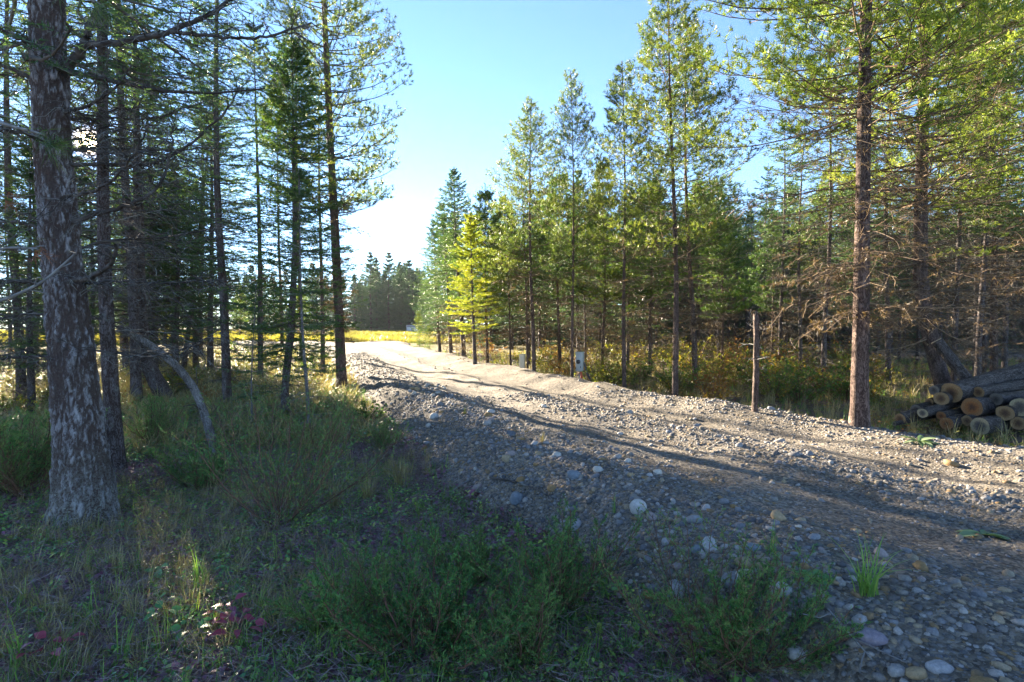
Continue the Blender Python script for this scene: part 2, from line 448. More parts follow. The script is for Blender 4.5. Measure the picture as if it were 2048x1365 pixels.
M['leaf_b'] = foliage('broad green leaves', [(0.064, 0.203, 0.075), (0.127, 0.304, 0.101)], .3, .2, .4)
M['mullein'] = foliage('pale felted leaves', [(.16, .24, .12), (.22, .30, .15)], .25, .2, .8)
M['litter'] = twig_mat('fallen needles', [(.12, .075, .065), (.22, .15, .125), (.32, .25, .23), (.45, .39, .38)])
M['stone'] = stone_mat('mixed stone', STONE_COLS)
M['pebble'] = stone_mat('mixed gravel', [(.10, .10, .105), (.19, .18, .17), (.26, .24, .215), (.14, .13, .125), (.32, .26, .18), (.22, .22, .23), (.36, .34, .32), (.12, .115, .11), (.24, .165, .09), (.17, .165, .165)])
M['st_grey'] = stone_mat('pale grey stone', [(.36, .36, .37)])
M['st_blue'] = stone_mat('blue grey stone', [(.19, .22, .25)])
M['st_tan'] = stone_mat('tan stone', [(.36, .28, .18)])
M['st_white'] = stone_mat('whitish stone', [(.50, .48, .45)])
M['st_mauve'] = stone_mat('mauve stone', [(.25, .215, .25)])
M['cut_pale'] = cut_mat('pale cut wood', (.42, .36, .23), (.17, .145, .12), (.09, .08, .075))
M['cut_orange'] = cut_mat('orange cut wood', (.30, .15, .06), (.32, .12, .03), (.11, .045, .02))
M['cut_tan'] = cut_mat('tan cut wood', (.32, .215, .11), (.19, .11, .05), (.09, .045, .025))
M['cut_grey'] = cut_mat('weathered cut wood', (.17, .155, .135), (.11, .098, .088), (.05, .042, .038))
M['metal'] = plain('grey painted metal', (.42, .44, .42), .5, 0, 8, .06, 0)
M['metal_d'] = plain('dark metal', (.06, .06, .065), .5, .3, 10, .1, 0)
M['orange'] = plain('orange plastic pipe', (.55, .10, .03), .45, 0, 20, .08, 0)
M['black'] = plain('black plastic pipe', (.03, .03, .04), .4, 0, 20, .08, 0)
M['plank'] = plain('raw timber', (.30, .21, .12), .8, 0, 30, .2)
M['white'] = plain('white paint', (.75, .76, .78), .5, 0, 6, .04, 0)
M['roof'] = plain('grey sheet roof', (.25, .26, .28), .5, 0, 6, .1, 0)
M['beige'] = plain('beige plastic', (.52, .48, .36), .5, 0, 6, .05, 0)
M['glass'] = plain('dark glass', (.05, .06, .07), .15, 0, 6, .05, 0)

# ------------------------------------------------------------------ ground and road
def sinh_axis(n, lo, hi, k):
    t = np.linspace(-1, 1, n) if lo < 0 else np.linspace(0, 1, n)
    s = np.sinh(t * k) / math.sinh(k)
    return s * (hi if lo < 0 else hi)
gx = sinh_axis(261, -1, 170, 5.2); gy = sinh_axis(261, -1, 170, 5.2) + 3
X, Y = np.meshgrid(gx, gy)
Z = floor_z(X, Y) - 0.09 * sstep(.02, .3, road_mask(X, Y))
i, j = np.meshgrid(np.arange(len(gy) - 1), np.arange(len(gx) - 1), indexing='ij')
nx = len(gx)
G = Geo(); G.add(np.stack([X, Y, Z], -1), np.stack([i * nx + j, i * nx + j + 1, (i + 1) * nx + j + 1, (i + 1) * nx + j], -1).reshape(-1, 4))
ground = tag(link('ground', G.mesh('ground', M['ground'])), 'forest floor of needle litter and moss running out into a meadow', None, None, 'structure')

ty = np.concatenate([np.linspace(-6, .5, 24)[:-1], .5 + 33.2 * (np.linspace(0, 1, 340) ** 1.9)])
tt = np.linspace(0, 1, 150)
YY = np.repeat(ty[:, None], len(tt), 1)
l, r_ = road_left(YY) - 1.35, road_right(YY) + .75
XX = l + (r_ - l) * tt[None]
mk = road_mask(XX, YY)
ZZ = H(XX, YY) - 0.10 * (1 - sstep(0, .10, mk)) + .004 + 0.018 * mk * np.abs(fbm(XX * 14, YY * 14, 3, 33)) * sstep(14, 6, YY)
i, j = np.meshgrid(np.arange(len(ty) - 1), np.arange(len(tt) - 1), indexing='ij'); nx = len(tt)
G = Geo(); G.add(np.stack([XX, YY, ZZ], -1), np.stack([i * nx + j, i * nx + j + 1, (i + 1) * nx + j + 1, (i + 1) * nx + j], -1).reshape(-1, 4))
road = tag(link('gravel_road', G.mesh('gravel_road', M['road'])), 'raised gravel drive curving through the trees', None, None, 'structure')

# ------------------------------------------------------------------ the air
hm = bpy.data.materials.new('thin haze'); hm.use_nodes = True
hn = hm.node_tree.nodes; hn.clear()
ho = hn.new('ShaderNodeOutputMaterial'); hv = hn.new('ShaderNodeVolumePrincipled')
hv.inputs['Color'].default_value = (.80, .88, .96, 1); hv.inputs['Density'].default_value = .00022; hv.inputs['Anisotropy'].default_value = .2
hm.node_tree.links.new(hv.outputs[0], ho.inputs['Volume'])
G = Geo()
hx = np.array([(x, y, z) for z in (-2.5, 24) for x, y in ((-185, -185), (185, -185), (185, 190), (-185, 190))], float)
G.add(hx, np.array([[3, 2, 1, 0], [4, 5, 6, 7], [0, 1, 5, 4], [1, 2, 6, 5], [2, 3, 7, 6], [3, 0, 4, 7]]))
tag(link('haze', G.mesh('haze', hm, False)), 'thin pale air between the trees and over the meadow', None, None, 'stuff')

# ------------------------------------------------------------------ trees
def branch_set(c, hb, az, L, e0, k, n=6, wig=.04, droop=0.0):
    """centre lines of branches leaving the trunk c(h) at heights hb"""
    t = np.linspace(0, 1, n)
    e = e0[:, None] + k[:, None] * t[None] ** 1.5
    seg = L[:, None] / (n - 1)
    az2 = az[:, None] + np.cumsum(rng.normal(size=(len(hb), n)) * wig * 2.2, 1)
    dx, dy, dz = np.cos(e) * np.cos(az2), np.cos(e) * np.sin(az2), np.sin(e)
    D = np.stack([dx, dy, dz], -1) * seg[..., None]
    P = np.cumsum(D, 1) - D[:, :1]
    P = P + (rng.normal(size=P.shape) * wig * .5 * L[:, None, None]) * t[None, :, None] * .4
    return P + c(hb)[:, None]

def lerp_along(P, t):
    """P (B,n,3), t (B,m) -> points and tangents (B,m,3)"""
    n = P.shape[1]
    f = np.clip(t, 0, .9999) * (n - 1); i0 = f.astype(int); w = (f - i0)[..., None]
    b = np.arange(len(P))[:, None]
    a, c_ = P[b, i0], P[b, i0 + 1]
    return a * (1 - w) + c_ * w, nrm(c_ - a)

def sub(P, L, m, t0, t1, alpha, frac, up=.1, curl=.0, n=3, flat=True, taper=.55, roll=.5):
    """side twigs of branches P; returns (B*m, n, 3), their lengths, and their place along the branch"""
    B = len(P)
    t = np.linspace(t0, t1, m)[None] + rng.uniform(-.5, .5, (B, m)) * (t1 - t0) / m
    b, T = lerp_along(P, t)
    side = nrm(np.cross(T, np.array([0, 0, 1.0])))
    sg = np.where(np.arange(m) % 2 == 0, 1.0, -1.0)[None, :, None]
    al = alpha * rng.uniform(.7, 1.25, (B, m, 1))
    d = nrm(T * np.cos(al) + side * sg * np.sin(al) + np.array([0, 0, 1.0]) * (up + rng.normal(size=(B, m, 1)) * .25 * roll))
    ln = frac * L[:, None] * (1 - taper * t) * rng.uniform(.6, 1.2, (B, m))
    s = np.linspace(0, 1, n)
    Q = b[:, :, None] + d[:, :, None] * (ln[..., None] * s)[..., None] + np.array([0, 0, 1.0]) * (curl * ln[..., None] * s ** 2)[..., None]
    Q = Q + rng.normal(size=Q.shape) * (.05 * ln)[..., None, None] * (s > 0)[None, None, :, None]
    return Q.reshape(B * m, n, 3), ln.ravel(), t.ravel()

def trunk_mesh(name, c, Hh, r0, m, sides=14, n=26, top=.012, flare=.35, lumps=.04, pw=.85):
    h = Hh * np.linspace(0, 1, n) ** 1.25; h[0] = -.15
    P = c(np.maximum(h, 0)); P[0, 2] -= .15
    rr = np.maximum(r0 * (1 - np.clip(h, 0, None) / Hh) ** pw, top) * (1 + flare * np.exp(-np.clip(h, 0, None) / (r0 * 1.6)))
    V, Q = tube(P[None], rr[None], sides)
    V = V.reshape(n, sides, 3); ctr = P[:, None]
    V = ctr + (V - ctr) * (1 + lumps * rng.normal(size=(n, sides, 1)))
    G = Geo(); G.add(V, Q, rng.uniform(.3, .7, n * sides))
    return G.mesh(name, m)

def centre(Hh, lean=(0, 0), wob=.02, pts=None):
    ph = rng.uniform(0, 6, 4)
    def c(h):
        h = np.asarray(h, float); u = h / Hh
        if pts is not None:
            hs = [p[2] for p in pts]
            x = np.interp(h, hs, [p[0] for p in pts]); y = np.interp(h, hs, [p[1] for p in pts])
        else: x, y = lean[0] * h, lean[1] * h
        x = x + wob * Hh * .3 * (np.sin(u * 5 + ph[0]) - math.sin(ph[0])) * np.minimum(u * 3, 1)
        y = y + wob * Hh * .3 * (np.sin(u * 4 + ph[1]) - math.sin(ph[1])) * np.minimum(u * 3, 1)
        return np.stack([x, y, h], -1)
    return c

def make_tree(kind, Hh, r0, crown0, Lmax, mats, dead0=.12, dens=1.0, whorl=.34, per=5, need=12, nl=.07, nw=.009, c=None, twigs=7, dead_twigs=7,
              dead_len=.75, top_pow=.8, sides=12, wob=.02, brown=0.0, tert=False, dead_per=None, tufts=1.0):
    """meshes of one conifer: trunk, branches, crown (and brown lower needles)"""
    mt, mb, mc = mats[:3]
    c = c or centre(Hh, wob=wob)
    out = {'H': Hh, 'trunk': trunk_mesh('trunk', c, Hh, r0, mt, sides)}
    Gb, Gc = Geo(), Geo()
    # live whorls
    hs, az = [], []
    h = crown0 * Hh
    while h < Hh * .985:
        k = max(3, int(round(per * rng.uniform(.75, 1.25) * (1 if h < .9 * Hh else .8))))
        a0 = rng.uniform(0, 6.28)
        for q in range(k):
            hs.append(h + rng.normal() * whorl * .18); az.append(a0 + q * 6.283 / k + rng.normal() * .25)
        h += whorl * rng.uniform(.75, 1.25) * (1.0 if h < .7 * Hh else .9) / dens
    hs = np.clip(np.array(hs), .05, Hh * .99); az = np.array(az)
    u = np.clip((hs - crown0 * Hh) / (Hh * (1 - crown0)), 0, 1)
    prof = np.clip(1 - u, 0.02, 1) ** top_pow * np.clip(.62 + 1.6 * u, 0, 1)
    L = Lmax * prof * rng.uniform(.65, 1.15, len(hs)) + .10
    if kind == 'pine':
        e0 = R(0) + R(40) * u ** 1.6 + rng.normal(size=len(hs)) * .16; k = R(30) * np.ones(len(hs))
    elif kind == 'fir':
        e0 = R(-16) + R(52) * u ** 1.2 + rng.normal(size=len(hs)) * .10; k = R(18) * np.ones(len(hs))
    else:
        e0 = R(2) + R(35) * u + rng.normal(size=len(hs)) * .12; k = R(12) * np.ones(len(hs))
    P = branch_set(c, hs, az, L, e0, k)
    rb = np.clip(r0 * .16 * np.sqrt(L / Lmax), .004, .03)
    tp = np.linspace(1, .25, P.shape[1])
    Gb.add(*tube(P, rb[:, None] * tp[None], 4), tint=np.repeat(rng.random(len(P)), P.shape[1] * 4))
    if kind == 'pine':
        Q, l2, tq = sub(P, L, twigs, .30, .97, R(48), .42, .18, .22)
        keep = (l2 > .075) | (rng.random(len(l2)) < .25); Q, l2 = Q[keep], l2[keep]
        Gb.add(*tube(Q, np.full((len(Q), 3), .0035) * np.array([1, .8, .5]), 3), tint=np.repeat(rng.random(len(Q)), 9))
        pos = [Q[:, -1] - .35 * (Q[:, -1] - Q[:, 0]) * .4, P[:, -1]]
        dr = [Q[:, -1] - Q[:, -2] + np.array([0, 0, .12]) * l2[:, None], P[:, -1] - P[:, -2]]
        Q2, l3, _ = sub(Q, l2, 3, .25, .85, R(45), .5, .3, .2)
        k3 = (l3 > .05) | (rng.random(len(l3)) < .3); pos.append(Q2[k3, -1]); dr.append((Q2[:, -1] - Q2[:, 0])[k3])
        if tert: Gb.add(*tube(Q2, np.full((len(Q2), 3), .002), 3), tint=.4)
        tip = c(np.array([Hh * .985])); pos.append(tip); dr.append(np.array([[0, 0, 1.0]]))
        pos, dr = np.concatenate(pos), np.concatenate(dr)
        if tufts < 1:
            kp = rng.random(len(pos)) < tufts; pos, dr = pos[kp], dr[kp]
        cl = fbm(pos[:, 0] * 1.3 + 9, pos[:, 2] * 1.3 + pos[:, 1], 2, 3) * 1.2 + .5
        needles(Gc, pos, dr, rng.uniform(.05, .11, len(pos)) * (nl / .07), need, nl, nw, R(60), 0, np.clip(cl * .6 + rng.random(len(pos)) * .4, 0, 1))
    else:
        Q, l2, tq = sub(P, L, twigs, .12, .98, R(52), .40, -.05 if kind == 'fir' else .05, -.06 if kind == 'fir' else .1, roll=.5)
        keep = l2 > .03; Q, l2 = Q[keep], l2[keep]
        Gb.add(*tube(Q, np.full((len(Q), 3), .003) * np.array([1, .8, .5]), 3), tint=np.repeat(rng.random(len(Q)), 9))
        Q2, l3, _ = sub(Q, l2, 4, .2, .95, R(45), .45, 0, 0)
        pos = np.concatenate([Q[:, 0], Q[:, 1], Q2[:, 0], P[:, -2]]); dr = np.concatenate([Q[:, 1] - Q[:, 0], Q[:, 2] - Q[:, 1], Q2[:, -1] - Q2[:, 0], P[:, -1] - P[:, -2]])
        ln = np.concatenate([l2 * .5, l2 * .5, l3, L / 5]) 
        tip = c(np.array([Hh * .96])); pos = np.concatenate([pos, tip]); dr = np.concatenate([dr, [[0, 0, 1.0]]]); ln = np.concatenate([ln, [Hh * .04]])
        cl = fbm(pos[:, 0] * 1.3 + 9, pos[:, 2] * 1.3 + pos[:, 1], 2, 3) * 1.2 + .5
        needles(Gc, pos, dr, ln, need, nl, nw, R(50), .55, np.clip(cl * .6 + rng.random(len(pos)) * .4, 0, 1))
    out['crown'] = Gc.mesh('crown', mc)
    # bare lower branches with their dead twigs
    h0, h1 = dead0 * Hh, crown0 * Hh * 1.12
    nd = int((h1 - h0) / (whorl * .8) * (dead_per or per) * .8)
    if nd > 0 and dead_len > 0:
        hd = rng.uniform(h0, h1, nd); u = (hd - h0) / max(h1 - h0, .01)
        Ld = Lmax * dead_len * (.45 + .55 * u) * rng.uniform(.4, 1.15, nd)
        Pd = branch_set(c, hd, rng.uniform(0, 6.28, nd), Ld, R(-6) + R(12) * u + rng.normal(size=nd) * .2, R(5) * rng.normal(size=nd), wig=.08)
        rb = np.clip(r0 * .10 * np.sqrt(Ld / Lmax), .004, .016)
        Gb.add(*tube(Pd, rb[:, None] * tp[None], 4), tint=np.repeat(rng.random(nd), Pd.shape[1] * 4))
        Qd, ld, _ = sub(Pd, Ld, dead_twigs, .15, .98, R(60), .42, -.12, -.12, roll=1.2)
        Gb.add(*tube(Qd, np.full((len(Qd), 3), .0034) * np.array([1, .8, .5]), 3), tint=np.repeat(rng.random(len(Qd)), 9))
        Qe, le, _ = sub(Qd, ld, 3, .2, .98, R(55), .45, -.1, -.1, roll=1.4)
        Gb.add(*tube(Qe, np.full((len(Qe), 3), .0022), 3), tint=np.repeat(rng.random(len(Qe)), 9))
        if brown > 0:
            Gn = Geo(); k = rng.random(len(Qd)) < brown
            needles(Gn, Qd[k][:, 0], Qd[k][:, 2] - Qd[k][:, 0], ld[k], need, nl * .8, nw * .7, R(60), .2)
            k = rng.random(len(Qe)) < brown * .5
            if k.sum(): needles(Gn, Qe[k][:, 0], Qe[k][:, 2] - Qe[k][:, 0], le[k], max(4, need // 2), nl * .8, nw * .7, R(60), .2)
            out['dry_needles'] = Gn.mesh('dry_needles', mats[3])
    out['branches'] = Gb.mesh('branches', mb)
    return out

def plant_tree(name, lib, loc, label, group=None, scale=1.0, rz=None, tilt=(0, 0), cat='tree', wide=1.0):
    t = thing(name, label, cat, loc, group)
    t.rotation_euler = (tilt[0], tilt[1], rng.uniform(0, 6.28) if rz is None else rz)
    if tilt != (0, 0): t.rotation_mode = 'XYZ'
    t.scale = (scale * wide, scale * wide, scale)
    for part in ('trunk', 'crown', 'dry_needles', 'branches'):
        if part in lib: link(part, lib[part], t)
    return t
def plant_at(name, lib, px, d, top, label, group=None, wide=1.0, rz=None):
    """stands a tree d metres ahead at column px so that its tip comes at top"""
    b = atd(px, d); tpt = up_at(top[0], top[1], d)
    hh = tpt[2] - b[2]
    t = plant_tree(name, lib, b - np.array([0, 0, .03]), label, group, hh / lib['H'], rz, (0, 0), 'tree', wide)
    q = Quaternion((0, 1, 0), math.atan2(tpt[0] - b[0], hh)) @ Quaternion((0, 0, 1), t.rotation_euler.z)
    t.rotation_mode = 'QUATERNION'; t.rotation_quaternion = q
    return t

PM = (M['bark_pine'], M['twig_brown'], M['pine'], M['brown_n'])
FM = (M['bark_mid'], M['twig_dark'], M['fir'], M['brown_n'])
lib = {}
lib['pine'] = [make_tree('pine', 8.5, .058, cb, lm, PM, .14, 1.1, .33, 6, 16, .070, .0115, twigs=7, dead_len=.85, dead_twigs=8, brown=.3, top_pow=.8)
               for cb, lm in ((.36, 1.75), (.32, 1.6), (.42, 1.4), (.34, 1.85))]
lib['young'] = [make_tree('pine', 6.0, .055, .34, 1.5, (M['bark_pine'], M['twig_brown'], M['young'], M['brown_n']), .03, 1.1, .32, 7, 15, .080, .016, twigs=8, dead_len=1.05, dead_twigs=8, brown=.35, top_pow=.95, dead_per=8) for q in range(3)]
lib['fir'] = [make_tree('fir', 10, .11, cb, 2.1, FM, .06, 1.1, .34, 7, 6, .065, .020, twigs=9, dead_len=.85, dead_twigs=7, brown=.6, sides=12) for cb in (.24, .30, .20)]
lib['shade'] = [make_tree('fir', 10, .08, .46, 1.7, FM, .04, .72, .38, 5, 7, .065, .016, twigs=9, dead_len=1.1, dead_twigs=9, brown=.2, dead_per=8) for q in range(2)]
lib['far'] = [make_tree('fir', 11, .13, .05, 2.3, (M['bark_mid'], M['twig_dark'], M['far']), .02, .8, .5, 7, 6, .14, .045, twigs=8, dead_len=0, sides=6) for q in range(3)]
lib['larch'] = [make_tree('larch', 5.2, .05, .22, .85, (M['bark_mid'], M['twig_brown'], M['larch']), .05, 1.1, .28, 6, 10, .05, .012, twigs=9, dead_len=.5, dead_twigs=4)]
lib['sapling'] = [make_tree('fir', 2.4, .02, .08, .65, (M['bark_grey'], M['twig_brown'], M['young']), .02, 1.1, .2, 5, 8, .05, .010, twigs=7, dead_len=0, sides=6)]
lib['thin'] = [make_tree('fir', 4.0, .03, .25, .8, (M['bark_grey'], M['twig_grey'], M['fir']), .06, .7, .26, 4, 8, .045, .008, twigs=8, dead_len=.7, dead_twigs=4, sides=8) for q in range(2)]

# --- the row along the far side of the road
plant_at('pine_tree', lib['pine'][0], 1352, 9.4, (1345, -45), 'tallest slender pine at the road edge between the meter box and the dead post', wide=1.1)
plant_at('pine_tree', lib['pine'][1], 1392, 11.6, (1378, 40), 'slender pine standing just behind the tallest roadside pine, bare lower limbs sweeping wide', wide=1.15)
plant_at('pine_tree', lib['pine'][2], 1250, 10.6, (1240, 118), 'thin open pine with sparse crown beside the grey meter box', wide=1.0)
plant_at('pine_tree', lib['pine'][3], 1145, 11.6, (1138, 140), 'narrow spire pine whose trunk rises right behind the grey meter box', wide=.8)
plant_at('pine_tree', lib['pine'][0], 1068, 12.8, (1062, 195), 'pine with dense light crown, front one of the close pair by the pale pedestal', wide=1.2)
plant_at('pine_tree', lib['pine'][2], 1056, 14.0, (1040, 300), 'shorter thick stemmed pine, rear one of the close pair by the pale pedestal', wide=.8)
plant_at('pine_tree', lib['pine'][1], 1022, 15.5, (1008, 390), 'short young pine between the close pair and the yellow larch', wide=.9)
plant_at('pine_tree', lib['young'][1], 975, 16.0, (971, 365), 'bushy green pine with pointed tip directly behind the yellow larch')
plant_at('fir_tree', lib['fir'][0], 928, 17.4, (908, 332), 'tall pointed fir with a trunk curved at its foot beside the road', wide=1.15)
plant_at('fir_tree', lib['fir'][1], 903, 19.2, (878, 400), 'second fir along the road, brown dead boughs under a green crown', wide=1.2)
plant_at('fir_tree', lib['fir'][2], 880, 22.5, (864, 440), 'last fir at the end of the row, boughs leaning over the road towards the meadow', wide=1.15)
plant_at('larch_tree', lib['larch'][0], 950, 14.6, (940, 425), 'bright yellow larch glowing in the sun among green conifers', wide=1.35)
plant_at('sapling', lib['sapling'][0], 838, 24.5, (838, 622), 'small bright green sapling at the end of the row near the white shed')
plant_at('sapling', lib['sapling'][0], 858, 22.0, (858, 650), 'low sapling under the last fir, shorter than its neighbour')
for px, d, tp_, lb in ((1120, 15.5, (1118, 330), 'young pine showing between the spire pine and the close pair'),
                       (1205, 15.0, (1205, 330), 'bright young pine filling the gap behind the meter box'),
                       (1300, 14.5, (1298, 350), 'near young pine right behind the thin open pine, its crown filling in between trunks'),
                       (1445, 15.0, (1440, 420), 'yellow green young pine behind the wide limbed pine'),
                       (1545, 19.0, (1545, 430), 'young pine lit from the side behind the dead post'),
                       (1625, 20.0, (1622, 440), 'young pine seen between the dead post and the big roadside pine')):
    plant_at('young_pine', lib['young'][int(rng.integers(3))], px, d, tp_, lb)

# --- the shaded wood behind it
MARKS = [(-400, 'off past the old fir'), (60, 'behind the old fir'), (175, 'between the old fir and the slim fir'), (235, 'over the arch of the bent snag'), (335, 'behind the foot of the bent snag'), (430, 'about the dark upright fir'), (500, 'beyond the spindly sapling'),
         (560, 'behind the crooked young fir'), (640, 'behind the tall dark pine'), (720, 'by the end of the road'), (870, 'behind the roadside firs'), (945, 'behind the yellow larch'), (1000, 'behind the close pair of pines'), (1090, 'near the spire pine'), (1165, 'behind the meter box'), (1230, 'behind the thin open pine'),
         (1290, 'behind the tallest roadside pine'), (1400, 'past the wide limbed pine'), (1470, 'behind the dead post'), (1560, 'past the dead post'), (1650, 'behind the big pinkish pine'), (1760, 'past the big pinkish pine'), (1840, 'behind the leaning dark pine'), (1930, 'over the top of the log pile'), (2010, 'at the far end of the log pile')]
def whereabouts(px): return [t for a, t in MARKS if px >= a or a == -400][-1]
def pl(px, d, near, far, cut): return (near if d < cut else far) + ' ' + whereabouts(px)
taken = []
n = 0
while n < 84:
    d = rng.uniform(14.5, 40); px = rng.uniform(985 if d < 30 else 930, 2150)
    x = (px - 1024) / F * d
    if any((x - a) ** 2 + (d - b) ** 2 < 1.2 for a, b in taken): continue
    taken.append((x, d)); n += 1
    if px > 1720: hgt = rng.uniform(6, 8.5)
    else: hgt = 1.7 + rng.uniform(190, 300) / F * d
    hgt = max(4.0, min(hgt, 9.5))
    kind = rng.choice(['young', 'shade', 'fir', 'shade'])
    if kind == 'young' and d < 19: kind = 'shade'
    lb = lib[kind][int(rng.integers(len(lib[kind])))]
    txt = {'young': pl(px, d, 'young green pine', 'young pine deep in the wood', 26), 'shade': pl(px, d, 'dark conifer with bare dead lower boughs', 'bare limbed conifer deep in the wood', 26), 'fir': pl(px, d, 'full shaded fir', 'full fir deep in the wood', 26)}[kind]
    plant_tree({'young': 'young_pine', 'shade': 'forest_conifer', 'fir': 'fir_tree'}[kind], lb, (x, d, float(H(x, d)) - .03), txt, 'trees of the wood beyond the road', hgt / lb['H'])

# --- the far tree line across the meadow
for q in range(84):
    px = 470 + q * 9 + rng.normal() * 7 if q < 46 else rng.uniform(670, 860)
    d = rng.uniform(76, 100)
    x = (px - 1024) / F * d
    hgt = rng.uniform(8.5, 11.5) * (.96 if 740 < px < 840 else .78)
    lb = lib['far'][int(rng.integers(3))]
    plant_tree('spruce_tree', lb, (x, d, float(H(x, d)) - .05), 'haze tinted spruce in the tree line across the meadow' + (' by the end of the road' if 700 < px < 870 else ' seen between the trunks'), 'tree line across the meadow', hgt / lb['H'], None, (0, 0), 'tree', 1.25)
for q in range(46):
    px = -700 + q * 30 + rng.normal() * 15; d = rng.uniform(48, 66)
    x = (px - 1024) / F * d
    lb = lib['far'][int(rng.integers(3))]
    plant_tree('spruce_tree', lb, (x, d, float(H(x, d)) - .05), 'distant spruce beyond the meadow ' + whereabouts(px), 'trees beyond the meadow behind the trunks', rng.uniform(5.5, 8) / lb['H'], None, (0, 0), 'tree', 1.2)

n = 0
while n < 18:
    d = rng.uniform(11.2, 19); px = rng.uniform(1560, 2200); x = (px - 1024) / F * d
    if any((x - a) ** 2 + (d - b) ** 2 < 1.2 for a, b in taken) or abs(px - 1718) < 25: continue
    taken.append((x, d)); n += 1; lb = lib['shade'][int(rng.integers(2))]
    plant_tree('forest_conifer', lb, (x, d, float(H(x, d)) - .03), pl(px, d, 'slender bare limbed conifer', 'slim dead boughed conifer further back', 15), 'conifers behind the log pile', rng.uniform(6, 8.5) / lb['H'])
n = 0
while n < 120:
    d = rng.uniform(26, 60); px = rng.uniform(880 if d > 36 else 960, 2200); x = (px - 1024) / F * d
    lb = lib['far'][int(rng.integers(3))]; n += 1
    plant_tree('spruce_tree', lb, (x, d, float(H(x, d)) - .05), pl(px, d, 'dense spruce at the back of the wood', 'dense spruce far back in the wood', 42), 'back of the wood beyond the road', (1.7 + rng.uniform(110, 210) / F * d) / lb['H'], None, (0, 0), 'tree', 1.4)

# --- the big pine over the road and its leaning neighbour
b = at(1718, 853)
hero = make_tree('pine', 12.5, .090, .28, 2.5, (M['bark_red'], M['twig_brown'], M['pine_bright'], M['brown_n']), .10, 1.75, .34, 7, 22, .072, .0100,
                 twigs=11, dead_len=.95, dead_twigs=10, brown=.4, top_pow=.45, sides=24, wob=.006, dead_per=9)
plant_tree('pine_tree', hero, b, 'big pine with pinkish scaly trunk and dense sunny crown beside the log pile', None, 1.0, .4)
pts = [(0, 0, 0), (-.28, .05, 1.0), (-.50, .05, 2.0), (-.58, 0, 3.2), (-.58, 0, 11)]
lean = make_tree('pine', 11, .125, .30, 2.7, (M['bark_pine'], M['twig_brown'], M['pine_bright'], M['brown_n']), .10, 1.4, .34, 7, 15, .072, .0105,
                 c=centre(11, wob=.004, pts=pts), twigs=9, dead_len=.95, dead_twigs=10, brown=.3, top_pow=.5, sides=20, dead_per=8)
plant_tree('pine_tree', lean, atd(1905, 9.2), 'dark trunked pine that leans out from behind the log pile', None, 1.0, 0)
plant_at('pine_tree', lib['pine'][3], 2120, 9.0, (2110, -250), 'pine at the picture edge whose boughs hang over the log pile', wide=1.5)
plant_at('pine_tree', lib['pine'][0], 1990, 12.5, (2000, -60), 'pine standing in shade behind the log pile', wide=1.3)
# dead post
b = at(1510, 826)
post = make_tree('pine', 1.15, .045, .97, .3, (M['bark_pine'], M['twig_grey'], M['brown_n']), .3, 1, .3, 3, 2, .01, .001, dead_len=1.5, dead_twigs=3, c=centre(1.15, wob=.01), dead_per=3)
t = thing('dead_stump', 'dead broken trunk standing like a post at the road edge', 'dead tree', b)
Gt = Geo(); hh = np.linspace(-.1, 1.24, 20); Pz = np.stack([.012 * np.sin(hh * 3), .01 * np.cos(hh * 2), hh], -1)
V, Q = tube(Pz[None], (.038 - .005 * hh)[None], 14); V = V.reshape(20, 14, 3); V += rng.normal(size=V.shape) * .004; V[-1, :, 2] += rng.uniform(-.05, .10, 14)
Gt.add(V, [Q, np.arange(19 * 14, 20 * 14)[None]], .5); link('trunk', Gt.mesh('trunk', M['bark_pine']), t); link('branches', post['branches'], t)

# ------------------------------------------------------------------ the shaded trees by the camera
def hero_trunk(name, path, m, sides=110, step=.018, amp=.022, cell=14, flare=.38, roots=5, zmax=None):
    """path: (x,y,z,radius) points; a trunk with furrowed bark plates in its geometry"""
    path = np.array(path, float)
    s = np.arange(path[0, 2] - .2, path[-1, 2], step)
    cx, cy, rr = (np.interp(s, path[:, 2], path[:, k]) for k in (0, 1, 3))
    ker = np.ones(25) / 25
    sm = lambda a: np.convolve(np.pad(a, 12, mode='edge'), ker, 'valid')
    cx, cy, rr = sm(cx), sm(cy), sm(rr)
    th = np.arange(sides) / sides * 2 * math.pi
    V = np.zeros((len(s), sides, 3)); T = np.zeros((len(s), sides))
    ph = rng.uniform(0, 6.28)
    for a, (z, r, x0, y0) in enumerate(zip(s, rr, cx, cy)):
        hz = max(z - path[0, 2], 0)
        fl = 1 + flare * math.exp(-hz / .26) * (1 + .5 * np.sin(th * roots + ph))
        for q in range(sides):
            ct, st = math.cos(th[q]), math.sin(th[q])
            p = Vector((r * ct * cell, r * st * cell, z * cell * .30))
            w = mn.noise_vector(p * .8) * .55 + mn.noise_vector(p * 2.3) * .25
            dist, _p = mn.voronoi(p + w)
            e = min((dist[1] - dist[0]) * 1.5, 1.0)
            fine = mn.fractal(p * 4.5, 1.0, 2.0, 3)
            lev = .5 + .5 * math.sin(7 * mn.noise(p * .35))
            rad = r * fl[q] + amp * (e ** .6 * (.55 + .45 * lev) - .55) + amp * .45 * fine
            V[a, q] = (x0 + rad * ct, y0 + rad * st, z)
            T[a, q] = min(max(.12 + .55 * e ** .6 + .35 * fine + .25 * mn.noise(p * .5), 0), 1)
    i, j = np.meshgrid(np.arange(len(s) - 1), np.arange(sides), indexing='ij'); j2 = (j + 1) % sides
    G = Geo(); G.add(V, np.stack([i * sides + j, i * sides + j2, (i + 1) * sides + j2, (i + 1) * sides + j], -1).reshape(-1, 4), T.ravel())
    return G.mesh(name, m)

